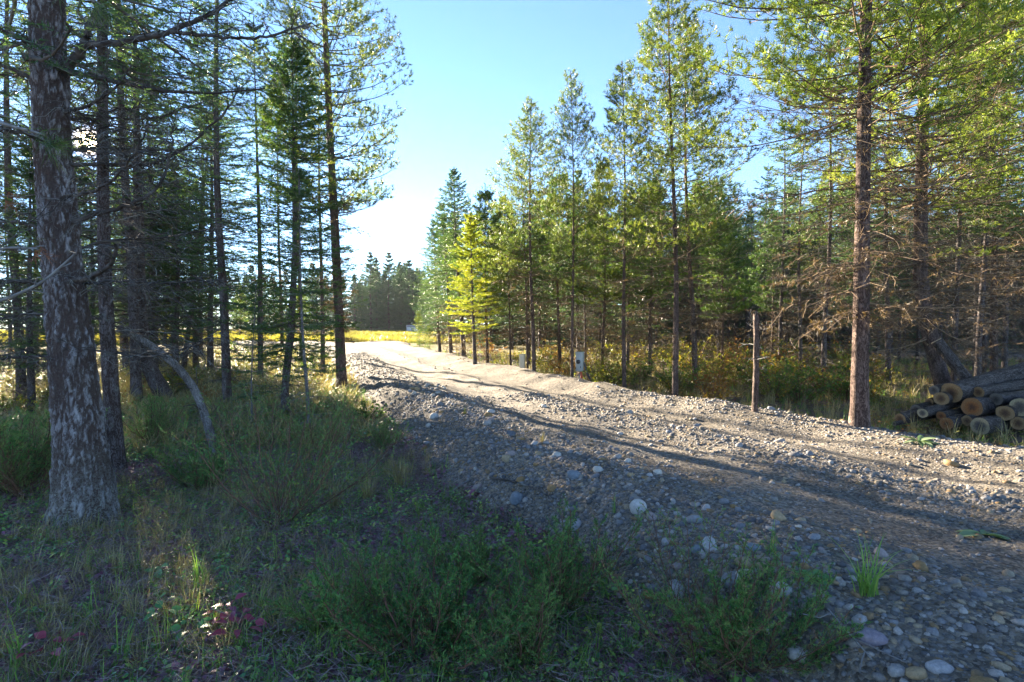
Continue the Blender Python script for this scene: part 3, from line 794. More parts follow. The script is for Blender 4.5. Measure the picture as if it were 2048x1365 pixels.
def spline(pts, n):
    pts = np.array(pts, float); t = np.linspace(0, len(pts) - 1, n)
    o = np.stack([np.interp(t, np.arange(len(pts)), pts[:, k]) for k in range(pts.shape[1])], -1)
    for _ in range(3): o[1:-1] = (o[:-2] + 2 * o[1:-1] + o[2:]) / 4
    return o

def limb_mesh(pts, r0, r1, m, twn=16, twl=.55, tuft=0.0, hang=.35, lichen=True, third=5):
    """one big dead limb through the given points, with twigs and hanging lichen"""
    n = 26
    P = spline(pts, n)[None]; P = P + rng.normal(size=P.shape) * .006
    G = Geo(); rad = np.linspace(r0, r1, n)[None]
    G.add(*tube(P, rad, 7), tint=np.repeat(np.clip(rng.normal(size=n) * .2 + .25, 0, 1), 7))
    Lr = np.array([np.linalg.norm(np.diff(P[0], axis=0), axis=1).sum()])
    Q, l2, _ = sub(P, Lr, twn, .12, .99, R(58), twl / max(Lr[0], .3), .05, -hang, n=5, roll=1.4, taper=.3)
    G.add(*tube(Q, np.full((len(Q), 5), .0055) * np.linspace(1, .4, 5), 4), tint=np.repeat(rng.random(len(Q)) * .6, 20))
    Q2, l3, _ = sub(Q, l2, third, .15, .98, R(55), .5, -.1, -hang * .6, n=4, roll=1.5)
    G.add(*tube(Q2, np.full((len(Q2), 4), .0028) * np.linspace(1, .5, 4), 3), tint=np.repeat(rng.random(len(Q2)), 12))
    Q3, l4, _ = sub(Q2, l3, 4, .15, .98, R(55), .5, -.2, -.2, n=3, roll=1.5)
    G.add(*tube(Q3, np.full((len(Q3), 3), .0018), 3), tint=np.repeat(rng.random(len(Q3)), 9))
    return G.mesh('branch', m), (Q2, l3)

hb = at(172, 1045)
D0 = hb[1]
def hp(px, py, d=None): return up_at(px, py, D0 if d is None else d) - hb
path = [(0, 0, -.2, .245), (*hp(170, 1000)[:2], hp(170, 1000)[2], .225)]
for px, py, w in ((163, 900, 97), (150, 780, 90), (142, 690, 84), (128, 560, 76), (116, 430, 72), (106, 300, 70), (98, 120, 67), (93, 0, 65), (70, -500, 58), (50, -1200, 45)):
    v = hp(px, py); path.append((v[0], v[1], v[2], w / 2 / F * D0 - .016))
path.append((path[-1][0] - .1, 0, 15.0, .03))
old = thing('fir_tree', 'thick old fir trunk with furrowed bark and lichen at its foot, nearest the camera', 'tree', hb)
def split_trunk(path):                     # fine bark where one sees it, plain above
    lo = [p for p in path if p[2] < 5.2]
    k = len(lo); return lo + [path[k]], path[k - 1:]
lo, hi = split_trunk(path)
zcut = 5.2
tr = hero_trunk('trunk', [p for p in path], M['bark_old'], 100, .02 if True else .02) if False else None
def cut_path(path, z):
    a = np.array(path); r = [np.interp(z, a[:, 2], a[:, k]) for k in range(4)]
    return [tuple(p) for p in a if p[2] < z] + [tuple(r)], [tuple(r)] + [tuple(p) for p in a if p[2] > z]
lo, hi = cut_path(path, 5.0)
tr = link('trunk', hero_trunk('trunk', lo, M['bark_old'], 120, .019, .027, 20), old)
a = np.array(hi); Gt = Geo(); a[0, 2] -= .05; Gt.add(*tube(a[None, :, :3], a[None, :, 3], 16), .5); link('upper_trunk', Gt.mesh('upper_trunk', M['bark_old']), old)
limbs = [
    ([hp(105, 165), hp(140, 130), hp(165, 95, D0 - .1), hp(178, 62, D0 - .1), hp(195, 20, D0)], .045, .03, 8, .5),
    ([hp(176, 90, D0 - .1), hp(240, 85, D0 - .3), hp(330, 68, D0 - .4), hp(430, 25, D0 - .3), hp(500, -30, D0 - .3)], .030, .010, 26, .6),
    ([hp(340, 66, D0 - .4), hp(400, 68, D0 - .4), hp(480, 78, D0 - .4), hp(550, 72, D0 - .4), hp(625, 42, D0 - .4)], .016, .007, 18, .5),
    ([hp(118, 228), hp(180, 212, D0 - .2), hp(235, 175, D0 - .3), hp(262, 130, D0 - .4)], .016, .006, 12, .45),
    ([hp(128, 328), hp(220, 329, D0 + .2), hp(310, 330, D0 + .3), hp(390, 285, D0 + .4), hp(460, 215, D0 + .4), hp(480, 170, D0 + .4)], .018, .006, 22, .55),
    ([hp(120, 300), hp(220, 297, D0 + .4), hp(330, 302, D0 + .8), hp(430, 296, D0 + 1.2)], .013, .006, 16, .5),
    ([hp(130, 450), hp(210, 425, D0 - .1), hp(275, 408, D0 - .2), hp(325, 365, D0 - .2), hp(343, 300, D0 - .2), hp(345, 250, D0 - .2)], .022, .006, 20, .5),
    ([hp(130, 565), hp(180, 556, D0 - .3), hp(222, 530, D0 - .5), hp(232, 492, D0 - .6)], .024, .012, 9, .35),
    ([hp(135, 572), hp(240, 562, D0 + .1), hp(340, 566, D0 + .2), hp(440, 560, D0 + .4)], .014, .005, 20, .55),
    ([hp(160, 698), hp(230, 708, D0 - .2), hp(300, 716, D0 - .3), hp(370, 700, D0 - .2), hp(425, 670, D0 - .1)], .010, .004, 16, .4),
    ([hp(100, 180), hp(50, 150, D0 + .2), hp(-20, 120, D0 + .3), hp(-120, 110, D0 + .3)], .022, .010, 18, .55),
    ([hp(100, 90), hp(40, 80, D0 - .2), hp(-40, 40, D0 - .3)], .020, .010, 14, .5),
    ([hp(112, 300), hp(50, 265, D0 - .3), hp(-30, 255, D0 - .4), hp(-90, 240, D0 - .4)], .018, .008, 16, .5),
    ([hp(118, 470), hp(60, 450, D0 - .1), hp(-20, 440, D0), hp(-100, 450, D0)], .016, .007, 18, .5),
    ([hp(122, 575), hp(60, 565, D0), hp(-10, 560, D0), hp(-90, 570, D0)], .016, .007, 18, .5),
    ([hp(135, 640), hp(70, 628, D0 + .3), hp(0, 635, D0 + .5), hp(-80, 640, D0 + .6)], .014, .006, 18, .5),
    ([hp(145, 715), hp(80, 712, D0 - .1), hp(10, 718, D0 - .1), hp(-50, 722, D0)], .012, .005, 14, .45),
    ([hp(115, 400), hp(200, 380, D0 - .6), hp(260, 320, D0 - .9), hp(300, 250, D0 - 1.0)], .013, .005, 16, .5),
    ([hp(120, 255), hp(180, 262, D0 + .2), hp(240, 250, D0 + .3), hp(300, 225, D0 + .4)], .009, .004, 9, .35),
    ([hp(125, 282), hp(185, 272, D0 + .3), hp(250, 285, D0 + .5)], .007, .003, 8, .3),
    ([hp(126, 305), hp(180, 300, D0 + .1), hp(250, 312, D0 + .2), hp(310, 300, D0 + .3)], .008, .003, 10, .35),
    ([hp(118, 215), hp(170, 232, D0 + .4), hp(230, 222, D0 + .7)], .007, .003, 20, .4),
    ([hp(105, 240), hp(180, 235, D0 + .7), hp(300, 240, D0 + 1.2), hp(420, 200, D0 + 1.5)], .015, .006, 20, .55),
    ([hp(125, 510), hp(220, 480, D0 + .6), hp(330, 475, D0 + 1.1), hp(450, 455, D0 + 1.4)], .014, .006, 22, .55),
]
for pts_, r0, r1, tn, tl in limbs:
    me, _ = limb_mesh(pts_, r0, r1, M['twig_dark'], tn, tl)
    link('branch', me, old)
# its living crown higher up, over the top of the picture
ocr = make_tree('fir', 15, .18, .27, 3.0, (M['bark_old'], M['twig_dark'], M['fir'], M['brown_n']), .05, .8, .45, 6, 6, .055, .010, twigs=12, dead_len=0, top_pow=.8)
o = link('crown', ocr['crown'], old); o.location = (-.35, 0, 0)
o = link('crown_branches', ocr['branches'], old); o.location = (-.35, 0, 0)

# second trunk
b2 = at(232, 948); D1 = b2[1]
def h2(px, py): return up_at(px, py, D1) - b2
path = [(0, 0, -.2, .125)]
for px, py, w in ((230, 900, 36), (222, 780, 33), (216, 690, 31), (210, 560, 28), (206, 400, 26), (205, 250, 24), (205, 60, 22), (203, -100, 20), (200, -600, 15)):
    v = h2(px, py); path.append((v[0], 0, v[2], w / 2 / F * D1 - .012))
path.append((path[-1][0], 0, 11.5, .02))
sec = thing('fir_tree', 'slimmer grey fir trunk standing close beside the thick old fir', 'tree', b2)
lo, hi = cut_path(path, 6.0)
link('trunk', hero_trunk('trunk', lo, M['bark_mid'], 72, .022, .010, 30, .3), sec)
a = np.array(hi); Gt = Geo(); a[0, 2] -= .05; Gt.add(*tube(a[None, :, :3], a[None, :, 3], 12), .5); link('upper_trunk', Gt.mesh('upper_trunk', M['bark_mid']), sec)
s2 = make_tree('fir', 11.5, .11, .40, 2.0, FM, .12, .9, .36, 6, 8, .055, .010, c=centre(11.5, wob=.002, pts=[(p[0], p[1], p[2]) for p in path]), twigs=10, dead_len=.9, dead_twigs=9, brown=.12, dead_per=7)
link('crown', s2['crown'], sec); link('branches', s2['branches'], sec)

# bent snag leaning on it
bb = at(430, 912); DB = bb[1]
P = spline([(*(up_at(px, py, DB + dd) - bb),) for px, py, dd in ((432, 925, 0), (424, 880, 0), (408, 825, 0), (388, 775, 0), (352, 730, -.1), (300, 690, -.2), (262, 668, -.3), (238, 655, -.4))], 40)
sn = thing('bent_snag', 'thin pale dead trunk bent over in an arch towards the fir', 'dead tree', bb)
G = Geo(); V, Q = tube(P[None], np.linspace(.055, .036, 40)[None], 14); V = V.reshape(40, 14, 3) + rng.normal(size=(40, 14, 3)) * .002
G.add(V, [Q, np.arange(39 * 14, 40 * 14)[None]], np.repeat(rng.uniform(.3, .8, 40), 14)); link('trunk', G.mesh('trunk', M['bark_grey']), sn)
Gb = Geo(); Lr = np.array([2.2]); Q1, l1, _ = sub(P[None], Lr, 12, .25, .98, R(60), .3, .1, -.1, n=4, roll=1.2)
Gb.add(*tube(Q1, np.full((len(Q1), 4), .005), 4), .3); Q2, l2, _ = sub(Q1, l1, 4, .2, .98, R(50), .5, 0, 0); Gb.add(*tube(Q2, np.full((len(Q2), 3), .0025), 3), .5)
link('branches', Gb.mesh('branches', M['twig_dark']), sn)

# other trunks of the shaded belt
mid = make_tree('pine', 16, .125, .27, 2.1, (M['bark_pine'], M['twig_dark'], M['pine'], M['brown_n']), .08, 1.1, .36, 6, 17, .075, .014, twigs=10, dead_len=.42, dead_twigs=8, brown=.6, top_pow=.5, sides=20,
                c=centre(16, wob=.004))
plant_at('pine_tree', mid, 683, 13.0, (628, -560), 'tall dark pine at the foot of the gravel bank where the road bends', rz=1.0)
mid2 = make_tree('fir', 13, .11, .16, 1.5, FM, .05, 1.0, .38, 6, 6, .055, .011, twigs=10, dead_len=.8, dead_twigs=8, brown=.1, sides=16)
plant_at('fir_tree', mid2, 452, 10.6, (438, -330), 'dark upright fir trunk with green boughs behind the bent snag', wide=.95)
bend = make_tree('fir', 6.8, .075, .16, 1.25, (M['bark_mid'], M['twig_dark'], M['young'], M['brown_n']), .05, 1.2, .25, 7, 7, .045, .011, top_pow=.6, c=centre(6.8, wob=.002, pts=[(0, 0, 0), (-.10, 0, .35), (-.08, 0, .7), (.02, 0, 1.6), (.08, 0, 3), (.02, 0, 6.8)]), twigs=10, dead_len=.8, dead_twigs=7, brown=.08, sides=16)
plant_at('fir_tree', bend, 578, 9.6, (580, 62), 'young dense green fir with a crooked foot and bushy pointed top', rz=0)
plant_at('fir_tree', lib['shade'][0], 645, 14.9, (640, 150), 'brown boughed fir standing behind the tall dark pine')
plant_at('leaning_fir', lib['shade'][1], 366, 17.5, (440, 120), 'thin tree leaning over to the side among upright trunks')
ln2 = make_tree('fir', 9, .15, .4, 1.5, FM, .1, .9, .38, 6, 7, .06, .012, c=centre(9, wob=.002, pts=[(0, 0, 0), (-.25, 0, .45), (-.48, 0, .95), (-.52, 0, 2), (-.5, 0, 9)]), twigs=9, dead_len=1.0, dead_twigs=8, brown=.05, sides=16)
plant_tree('fir_tree', ln2, at(332, 800), 'fir whose thick foot sweeps sideways before rising behind the snag', None, 1, 0)
plant_at('sapling', lib['thin'][0], 500, 8.6, (512, 560), 'spindly sapling with bare stem in front of the dark upright fir')
plant_at('sapling', lib['thin'][1], 617, 8.2, (598, 330), 'slender pale stemmed sapling by the young green fir')
blocker_firs = [(300, 20), (350, 14.5), (345, 21), (245, 24), (390, 18), (270, 30), (105, 13), (60, 10), (310, 17), (180, 15.5), (160, 12.5), (135, 14.5)]  # short firs added as blockers, keeping direct sun off the foreground
for px, d in blocker_firs:
    x = (px - 1024) / F * d; lb = lib['fir'][int(rng.integers(3))]
    plant_tree('fir_tree', lb, (x, d, float(H(x, d)) - .03), pl(px, d, 'short fir added to shade the foreground', 'short fir farther in, added for shade', 18), 'low firs added to shade the near side', (2.7 + .2 * d) / lb['H'], None, (0, 0), 'tree', 1.25)
belt = [(40, 11), (-60, 9.5), (300, 14.5), (520, 15), (250, 18), (400, 22), (-150, 13), (-80, 19), (20, 24), (-250, 17), (-300, 23), (-180, 27), (270, 11.5), (70, 15.5), (420, 17), (-110, 23), (330, 30), (120, 29)]
for px, d in belt:
    x = (px - 1024) / F * d
    lb = lib['shade'][int(rng.integers(2))] if rng.random() < .7 else lib['fir'][int(rng.integers(3))]
    plant_tree('fir_tree', lb, (x, d, float(H(x, d)) - .03), pl(px, d, 'dark shaded conifer', 'dark conifer standing farther in', 18), 'shaded conifers on the near side', rng.uniform(8, 13) / lb['H'])
for px, d, h_ in ((330, 34, 4), (400, 38, 5), (250, 40, 4.5), (480, 36, 3.5), (180, 36, 4), (60, 38, 4.5), (600, 42, 4)):
    x = (px - 1024) / F * d; lb = lib['young'][int(rng.integers(3))]
    plant_tree('young_pine', lb, (x, d, float(H(x, d)) - .03), 'sunlit young pine glimpsed between the shaded trunks', 'sunlit young pines at the meadow edge', h_ / lb['H'])

mast = make_tree('pine', 13, .085, .70, 1.3, (M['bark_pine'], M['twig_dark'], M['pine'], M['brown_n']), .25, 1.0, .36, 5, 12, .08, .013, twigs=7, dead_len=.4, dead_twigs=4, brown=.2)
for px, d, lb in ((564, 24, 'tall bare stemmed pine far behind the crooked young fir'), (603, 20, 'tall bare stemmed pine beside the pale stemmed sapling')):
    x = (px - 1024) / F * d
    plant_tree('pine_tree', mast, (x, d, float(H(x, d)) - .03), lb, None, rng.uniform(.85, 1.0))

# pine boughs reaching into the picture close to the camera
def bough(px0, px1, name, label, pts_px, d, tufts, m, nl=.085, n=70):
    P = np.array([up_at(a, b_, d) for a, b_ in pts_px]); o0 = P[0].copy(); P = P - o0
    t = thing(name, label, 'branch', o0)
    G = Geo(); S = spline(P, 24)[None]; G.add(*tube(S, np.linspace(.011, .004, 24)[None], 7), np.repeat(rng.uniform(.2, .9, 24), 7))
    Lr = np.array([np.linalg.norm(np.diff(S[0], axis=0), axis=1).sum()])
    Q, l2, _ = sub(S, Lr, 7, .2, .95, R(50), .22, 0, -.1, n=4, roll=1.2); G.add(*tube(Q, np.full((len(Q), 4), .003), 4), .5)
    link('stem', G.mesh('stem', M['twig_grey']), t)
    for (a, b_, k, mm) in tufts:
        p = up_at(a, b_, d) - o0
        Gn = Geo(); S_ = 5
        needles(Gn, np.repeat(p[None], S_, 0) + rng.normal(size=(S_, 3)) * .012, np.array([[.25, 0, -.35]] * S_) + rng.normal(size=(S_, 3)) * .3, .05, int(n * k / S_), nl, .0026, R(55), 0, None, .25)
        link('needle_tuft', Gn.mesh('needle_tuft', mm), t)
    return t
bough(0, 0, 'pine_bough', 'grey bough at the picture corner carrying a hanging tuft of long green needles', [(-260, 180), (-80, 215), (10, 250), (60, 262), (95, 272)], 2.3, [(95, 272, 1.3, M['bough']), (85, 285, 1.0, M['bough'])], M['bough'])
bough(0, 0, 'pine_bough', 'bough above the old fir with a drooping green needle tuft at its end', [(-200, -160), (20, -90), (120, -40), (190, 5)], 2.3, [(190, 8, 1.3, M['bough']), (205, 20, .9, M['bough']), (120, -40, 1, M['bough'])], M['bough'])
bough(0, 0, 'pine_bough', 'pale bare bough sweeping up across the old fir trunk', [(-200, 640), (-60, 622), (30, 592), (90, 562), (150, 508)], 2.6, [(50, 470, .8, M['bough'])], M['bough'])
bough(0, 0, 'pine_bough', 'short dead bough holding a rusty red needle tuft', [(-220, 560), (-60, 510), (20, 495), (75, 498)], 2.6, [(72, 498, .7, M['red_n']), (15, 390, .6, M['red_n'])], M['red_n'], .07)

# ------------------------------------------------------------------ shrubs and plants
def leafy(G, pos, d, ln, w, tint, bend=.15):
    """pointed oval leaves of six triangles"""
    S = len(pos); d = nrm(d)
    sd_ = nrm(np.cross(d, np.array([0, 0, 1.0]) + rng.normal(size=(S, 3)) * .35))
    up = np.cross(sd_, d)
    ln = np.broadcast_to(ln, (S,))[:, None]; w = np.broadcast_to(w, (S,))[:, None]
    p = [pos, pos + d * ln * .35 + sd_ * w * .5 + up * ln * .06, pos + d * ln * .35 - sd_ * w * .5 + up * ln * .06, pos + d * ln * .40, pos + d * ln * .75 + sd_ * w * .36 - up * ln * bend * .3, pos + d * ln * .75 - sd_ * w * .36 - up * ln * bend * .3, pos + d * ln - up * ln * bend]
    V = np.stack(p, 1).reshape(-1, 3)
    f = np.array([[0, 3, 1], [0, 2, 3], [1, 3, 4], [3, 2, 5], [3, 6, 4], [3, 5, 6]])
    Fc = (f[None] + np.arange(S)[:, None, None] * 7).reshape(-1, 3)
    G.add(V, Fc, np.repeat(np.broadcast_to(tint, (S,)), 7))

def juniper(stems=16, hgt=.6, spreadr=.7, need=13, nl=.017, nw=.0042, brown=.12):
    az = rng.uniform(0, 6.28, stems); e = rng.uniform(R(22), R(78), stems)
    L = hgt * rng.uniform(.7, 1.25, stems) * (1 + .5 * np.cos(e) * spreadr)
    P = branch_set(lambda h: np.stack([.05 * np.cos(az), .05 * np.sin(az), h], -1), np.zeros(stems) - .02, az, L, e, R(20) * np.ones(stems), 8, .06)
    G = Geo(); G.add(*tube(P, np.linspace(.007, .0025, 8)[None].repeat(stems, 0), 5), np.repeat(rng.random(stems), 40))
    Q, l2, _ = sub(P, L, 16, .12, .98, R(40), .36, .2, .1, n=4, roll=1.4)
    G.add(*tube(Q, np.full((len(Q), 4), .0022), 3), .5)
    Q2, l3, _ = sub(Q, l2, 7, .15, .97, R(40), .42, .15, .1, n=3, roll=1.3)
    Gn, Gb = Geo(), Geo()
    pos = np.concatenate([Q[:, 1], Q[:, 2], Q2[:, 0]]); d = np.concatenate([Q[:, 2] - Q[:, 1], Q[:, 3] - Q[:, 2], Q2[:, 2] - Q2[:, 0]]); ln = np.concatenate([l2 / 3, l2 / 3, l3])
    k = rng.random(len(pos)) < brown * (1.4 - pos[:, 2] / hgt)
    needles(Gn, pos[~k], d[~k], ln[~k], need, nl, nw, R(48), 0)
    needles(Gb, pos[k], d[k], ln[k], need, nl, nw, R(48), 0)
    return {'stems': G.mesh('stems', M['stem_red']), 'foliage': Gn.mesh('foliage', M['juniper']), 'brown_foliage': Gb.mesh('brown_foliage', M['jun_brown'])}
JUN = [juniper(18, .52, 1.0, brown=.22), juniper(13, .85, .5, brown=.4), juniper(24, .38, 1.3, brown=.15)]
def put_shrub(name, libm, loc, label, s, group=None, cat='shrub', rz=None, wide=1.0):
    t = thing(name, label, cat, loc, group, rng.uniform(0, 6.28) if rz is None else rz)
    t.scale = (s * wide, s * wide, s)
    for k, me in libm.items(): link(k, me, t)
    return t
for px, py, v, s, lb in ((1130, 1235, 0, .85, 'dense green juniper in the front of the picture below the round boulder'),
                         (1500, 1335, 2, .75, 'small bright juniper growing out of the cobbles at the foot of the road'),
                         (560, 1050, 1, 1.0, 'open rusty juniper with bare dark stems in the shade of the old fir'),
                         (850, 1330, 2, 1.0, 'juniper tuft at the bottom edge below the dry grass'),
                         (405, 985, 2, .85, 'low spreading juniper behind the old fir and the bent snag'),
                         (635, 925, 1, .75, 'tall wispy juniper by the dry grass at the bank foot'),
                         (30, 985, 2, 1.3, 'juniper lit by sun specks behind the old fir trunk'),
                         (310, 890, 0, .9, 'dark juniper mound between the slim fir and the bent snag'),
                         (60, 1000, 1, .8, 'brownish juniper at the foot of the old fir'),
                         (770, 905, 0, .55, 'bushy juniper in front of the gravel bank'),
                         (1050, 1330, 0, .7, 'short juniper at the bottom edge in front of the dense one'),
                         (1400, 1350, 1, .6, 'wispy juniper sprouting between cobbles at the bottom edge'),
                         (680, 1270, 2, .6, 'tiny juniper beside the moss patch'),
                         (935, 1175, 2, .6, 'juniper before the fallen stick on the bank')):
    put_shrub('juniper', JUN[v], at(px, py), lb, s)

def bush(n_st, hgt, m, leaf=.045, wd=.026, nleaf=26):
    az = rng.uniform(0, 6.28, n_st); e = rng.uniform(R(35), R(85), n_st); L = hgt * rng.uniform(.6, 1.2, n_st)
    P = branch_set(lambda h: np.stack([.08 * np.cos(az), .08 * np.sin(az), h], -1), np.zeros(n_st) - .02, az, L, e, R(-15) * np.ones(n_st), 6, .07)
    G = Geo(); G.add(*tube(P, np.linspace(.006, .002, 6)[None].repeat(n_st, 0), 4), .5)
    Q, l2, _ = sub(P, L, 8, .2, .98, R(50), .35, .1, -.1, n=3, roll=1)
    G.add(*tube(Q, np.full((len(Q), 3), .002), 3), .5)
    pos, T = lerp_along(Q, rng.random((len(Q), nleaf // 3)))
    pos = pos.reshape(-1, 3); d = T.reshape(-1, 3) + rng.normal(size=pos.shape) * .6
    Gl = Geo(); leafy(Gl, pos, d, leaf * rng.uniform(.6, 1.2, len(pos)), wd, np.clip(rng.normal(size=len(pos)) * .22 + .45, 0, 1))
    return {'stems': G.mesh('stems', M['stem_red']), 'foliage': Gl.mesh('foliage', m)}
BUSH = [bush(14, .75, M['shrub_y']), bush(12, .6, M['shrub_o']), bush(16, .8, M['shrub_g']), bush(10, .5, M['shrub_y'])]
names = ['yellowing shrub', 'orange bracken clump', 'green shrub', 'low yellowish shrub']
k = 0
while k < 100:
    d = rng.uniform(9.2, 21); px = rng.uniform(880, 1760)
    x = (px - 1024) / F * d
    if x < road_right(d) + .9: continue
    v = int(rng.choice([0, 1, 2, 3], p=[.36, .24, .2, .2])) ; k += 1
    put_shrub(['shrub', 'bracken', 'shrub', 'shrub'][v], BUSH[v], (x, d, float(floor_z(x, d)) - .02), pl(px, d, names[v], names[v] + ' deeper in the undergrowth', 14), rng.uniform(.7, 1.25), 'undergrowth beyond the road')
k = 0
while k < 46:
    d = rng.uniform(9, 26); px = rng.uniform(-100, 700); x = (px - 1024) / F * d
    if x > road_left(d) - 1.5: continue
    v = int(rng.choice([0, 1, 2, 3], p=[.35, .15, .3, .2])); k += 1
    put_shrub(['shrub', 'bracken', 'shrub', 'shrub'][v], BUSH[v], (x, d, float(floor_z(x, d)) - .02), pl(px, d, names[v] + ' in the shade', names[v] + ' farther in among the trunks', 15), rng.uniform(.5, 1.0), 'undergrowth between the shaded trunks')
put_shrub('shrub', bush(12, .45, M['shrub_g'], .05, .03), at(745, 850), 'bright green leafy clump at the foot of the gravel bank', .9)

# ------------------------------------------------------------------ scattered stuff
def scatter(name, sources, pts, scl, rot, idx, label, cat, parent=None):
    col = bpy.data.collections.new(name + ' kinds')
    for q, me in enumerate(sources):
        col.objects.link(bpy.data.objects.new('%s kind %02d' % (name, q), me))
    me = bpy.data.meshes.new(name)
    me.vertices.add(len(pts)); me.vertices.foreach_set('co', np.asarray(pts, np.float32).ravel())
    a = me.attributes.new('scl', 'FLOAT', 'POINT'); a.data.foreach_set('value', np.asarray(scl, np.float32))
    a = me.attributes.new('rot', 'FLOAT_VECTOR', 'POINT'); a.data.foreach_set('vector', np.asarray(rot, np.float32).ravel())
    a = me.attributes.new('idx', 'INT', 'POINT'); a.data.foreach_set('value', np.asarray(idx, np.int32))
    ng = bpy.data.node_groups.new(name, 'GeometryNodeTree')
    ng.interface.new_socket('Geometry', in_out='INPUT', socket_type='NodeSocketGeometry')
    ng.interface.new_socket('Geometry', in_out='OUTPUT', socket_type='NodeSocketGeometry')
    N, L = ng.nodes, ng.links
    gi, go = N.new('NodeGroupInput'), N.new('NodeGroupOutput')
    iop = N.new('GeometryNodeInstanceOnPoints'); ci = N.new('GeometryNodeCollectionInfo')
    ci.inputs['Collection'].default_value = col; ci.inputs['Separate Children'].default_value = True; ci.inputs['Reset Children'].default_value = True
    def na(nm, ty):
        n = N.new('GeometryNodeInputNamedAttribute'); n.data_type = ty; n.inputs['Name'].default_value = nm
        return n.outputs['Attribute']
    L.new(gi.outputs[0], iop.inputs['Points']); L.new(ci.outputs[0], iop.inputs['Instance'])
    iop.inputs['Pick Instance'].default_value = True
    L.new(na('idx', 'INT'), iop.inputs['Instance Index']); L.new(na('rot', 'FLOAT_VECTOR'), iop.inputs['Rotation']); L.new(na('scl', 'FLOAT'), iop.inputs['Scale'])
    L.new(iop.outputs[0], go.inputs[0])
    o = link(name, me, parent)
    md = o.modifiers.new('scatter', 'NODES'); md.node_group = ng
    if parent is None: tag(o, label, cat, None, 'stuff')
    else: o['kind'] = 'stuff'
    return o

def stone_mesh(name, m, sub_=1, sx=1, sy=.8, sz=.55, rough=.16):
    import bmesh
    bm = bmesh.new(); bmesh.ops.create_icosphere(bm, subdivisions=sub_, radius=1)
    off = Vector(rng.uniform(-50, 50, 3))
    for v in bm.verts:
        f = 1 + rough * mn.noise(v.co * 1.1 + off) * 2 + rough * .4 * mn.noise(v.co * 2.7 + off)
        p = v.co * f
        q = Vector((math.copysign(abs(p.x) ** .85, p.x) * sx, math.copysign(abs(p.y) ** .85, p.y) * sy, math.copysign(abs(p.z) ** .8, p.z) * sz)); v.co = q
    me = bpy.data.meshes.new(name); bm.to_mesh(me); bm.free()
    me.polygons.foreach_set('use_smooth', np.ones(len(me.polygons), bool)); me.materials.append(m)
    return me
PEB = [stone_mesh('pebble', M['pebble'], 1, 1, rng.uniform(.65, .95), rng.uniform(.4, .65), .22) for q in range(8)]
# gravel over the road: how big and how close varies with wear, thinner with distance
def pick_road(n, ymax, pw=1.0, keep=None):
    out = []
    while sum(len(o) for o in out) < n:
        y = .6 + (ymax - .6) * rng.random(n) ** pw
        x = road_left(y) - 1.0 + rng.random(n) * (road_right(y) - road_left(y) + 1.5)
        ok = (np.abs(x) < y * 1.05 + .6) & (road_mask(x, y) > .12 + .3 * rng.random(n))
        # loose stones gather along the wheel ridges and the bank
        t = (x - road_left(y)) / (road_right(y) - road_left(y))
        loose = np.exp(-((t - .03) / .13) ** 2) * 1.0 + .45 * np.exp(-((t - .5) / .09) ** 2) + .4 * np.exp(-((t - .95) / .08) ** 2) + .62 - .34 * np.exp(-((t - .33) / .08) ** 2) - .34 * np.exp(-((t - .68) / .08) ** 2) + .25 * (fbm(x * 2, y * 2, 2, 40))
        ok &= rng.random(n) < loose
        if keep is not None: ok &= keep(x, y)
        out.append(np.stack([x[ok], y[ok]], -1))
    return np.concatenate(out)[:n]
def gz(p): return H(p[:, 0], p[:, 1])
fine = pick_road(140000, 9.5, 1.15); coarse = pick_road(9000, 20, 1.1, lambda x, y: (x - road_left(y) < .55) | (rng.random(len(x)) < .06))
p = np.concatenate([fine, coarse])
sc = np.concatenate([np.exp(rng.normal(size=len(fine)) * .6) * .0050 * (1 + .03 * fine[:, 1]), np.exp(rng.normal(size=len(coarse)) * .45) * .0125])
tq = (p[:, 0] - road_left(p[:, 1])) / (road_right(p[:, 1]) - road_left(p[:, 1]))
sc = sc * (.85 + .25 * np.exp(-((tq - .02) / .14) ** 2) + .25 * np.exp(-((tq - .5) / .08) ** 2) + .3 * np.exp(-((tq - .97) / .06) ** 2))
sc = np.clip(sc, .0028, .034)
rot = np.stack([rng.normal(size=len(p)) * .35, rng.normal(size=len(p)) * .35, rng.uniform(0, 6.28, len(p))], -1)
scatter('gravel', PEB, np.column_stack([p, gz(p) + sc * .22]), sc, rot, rng.integers(0, 8, len(p)), '', '', road)

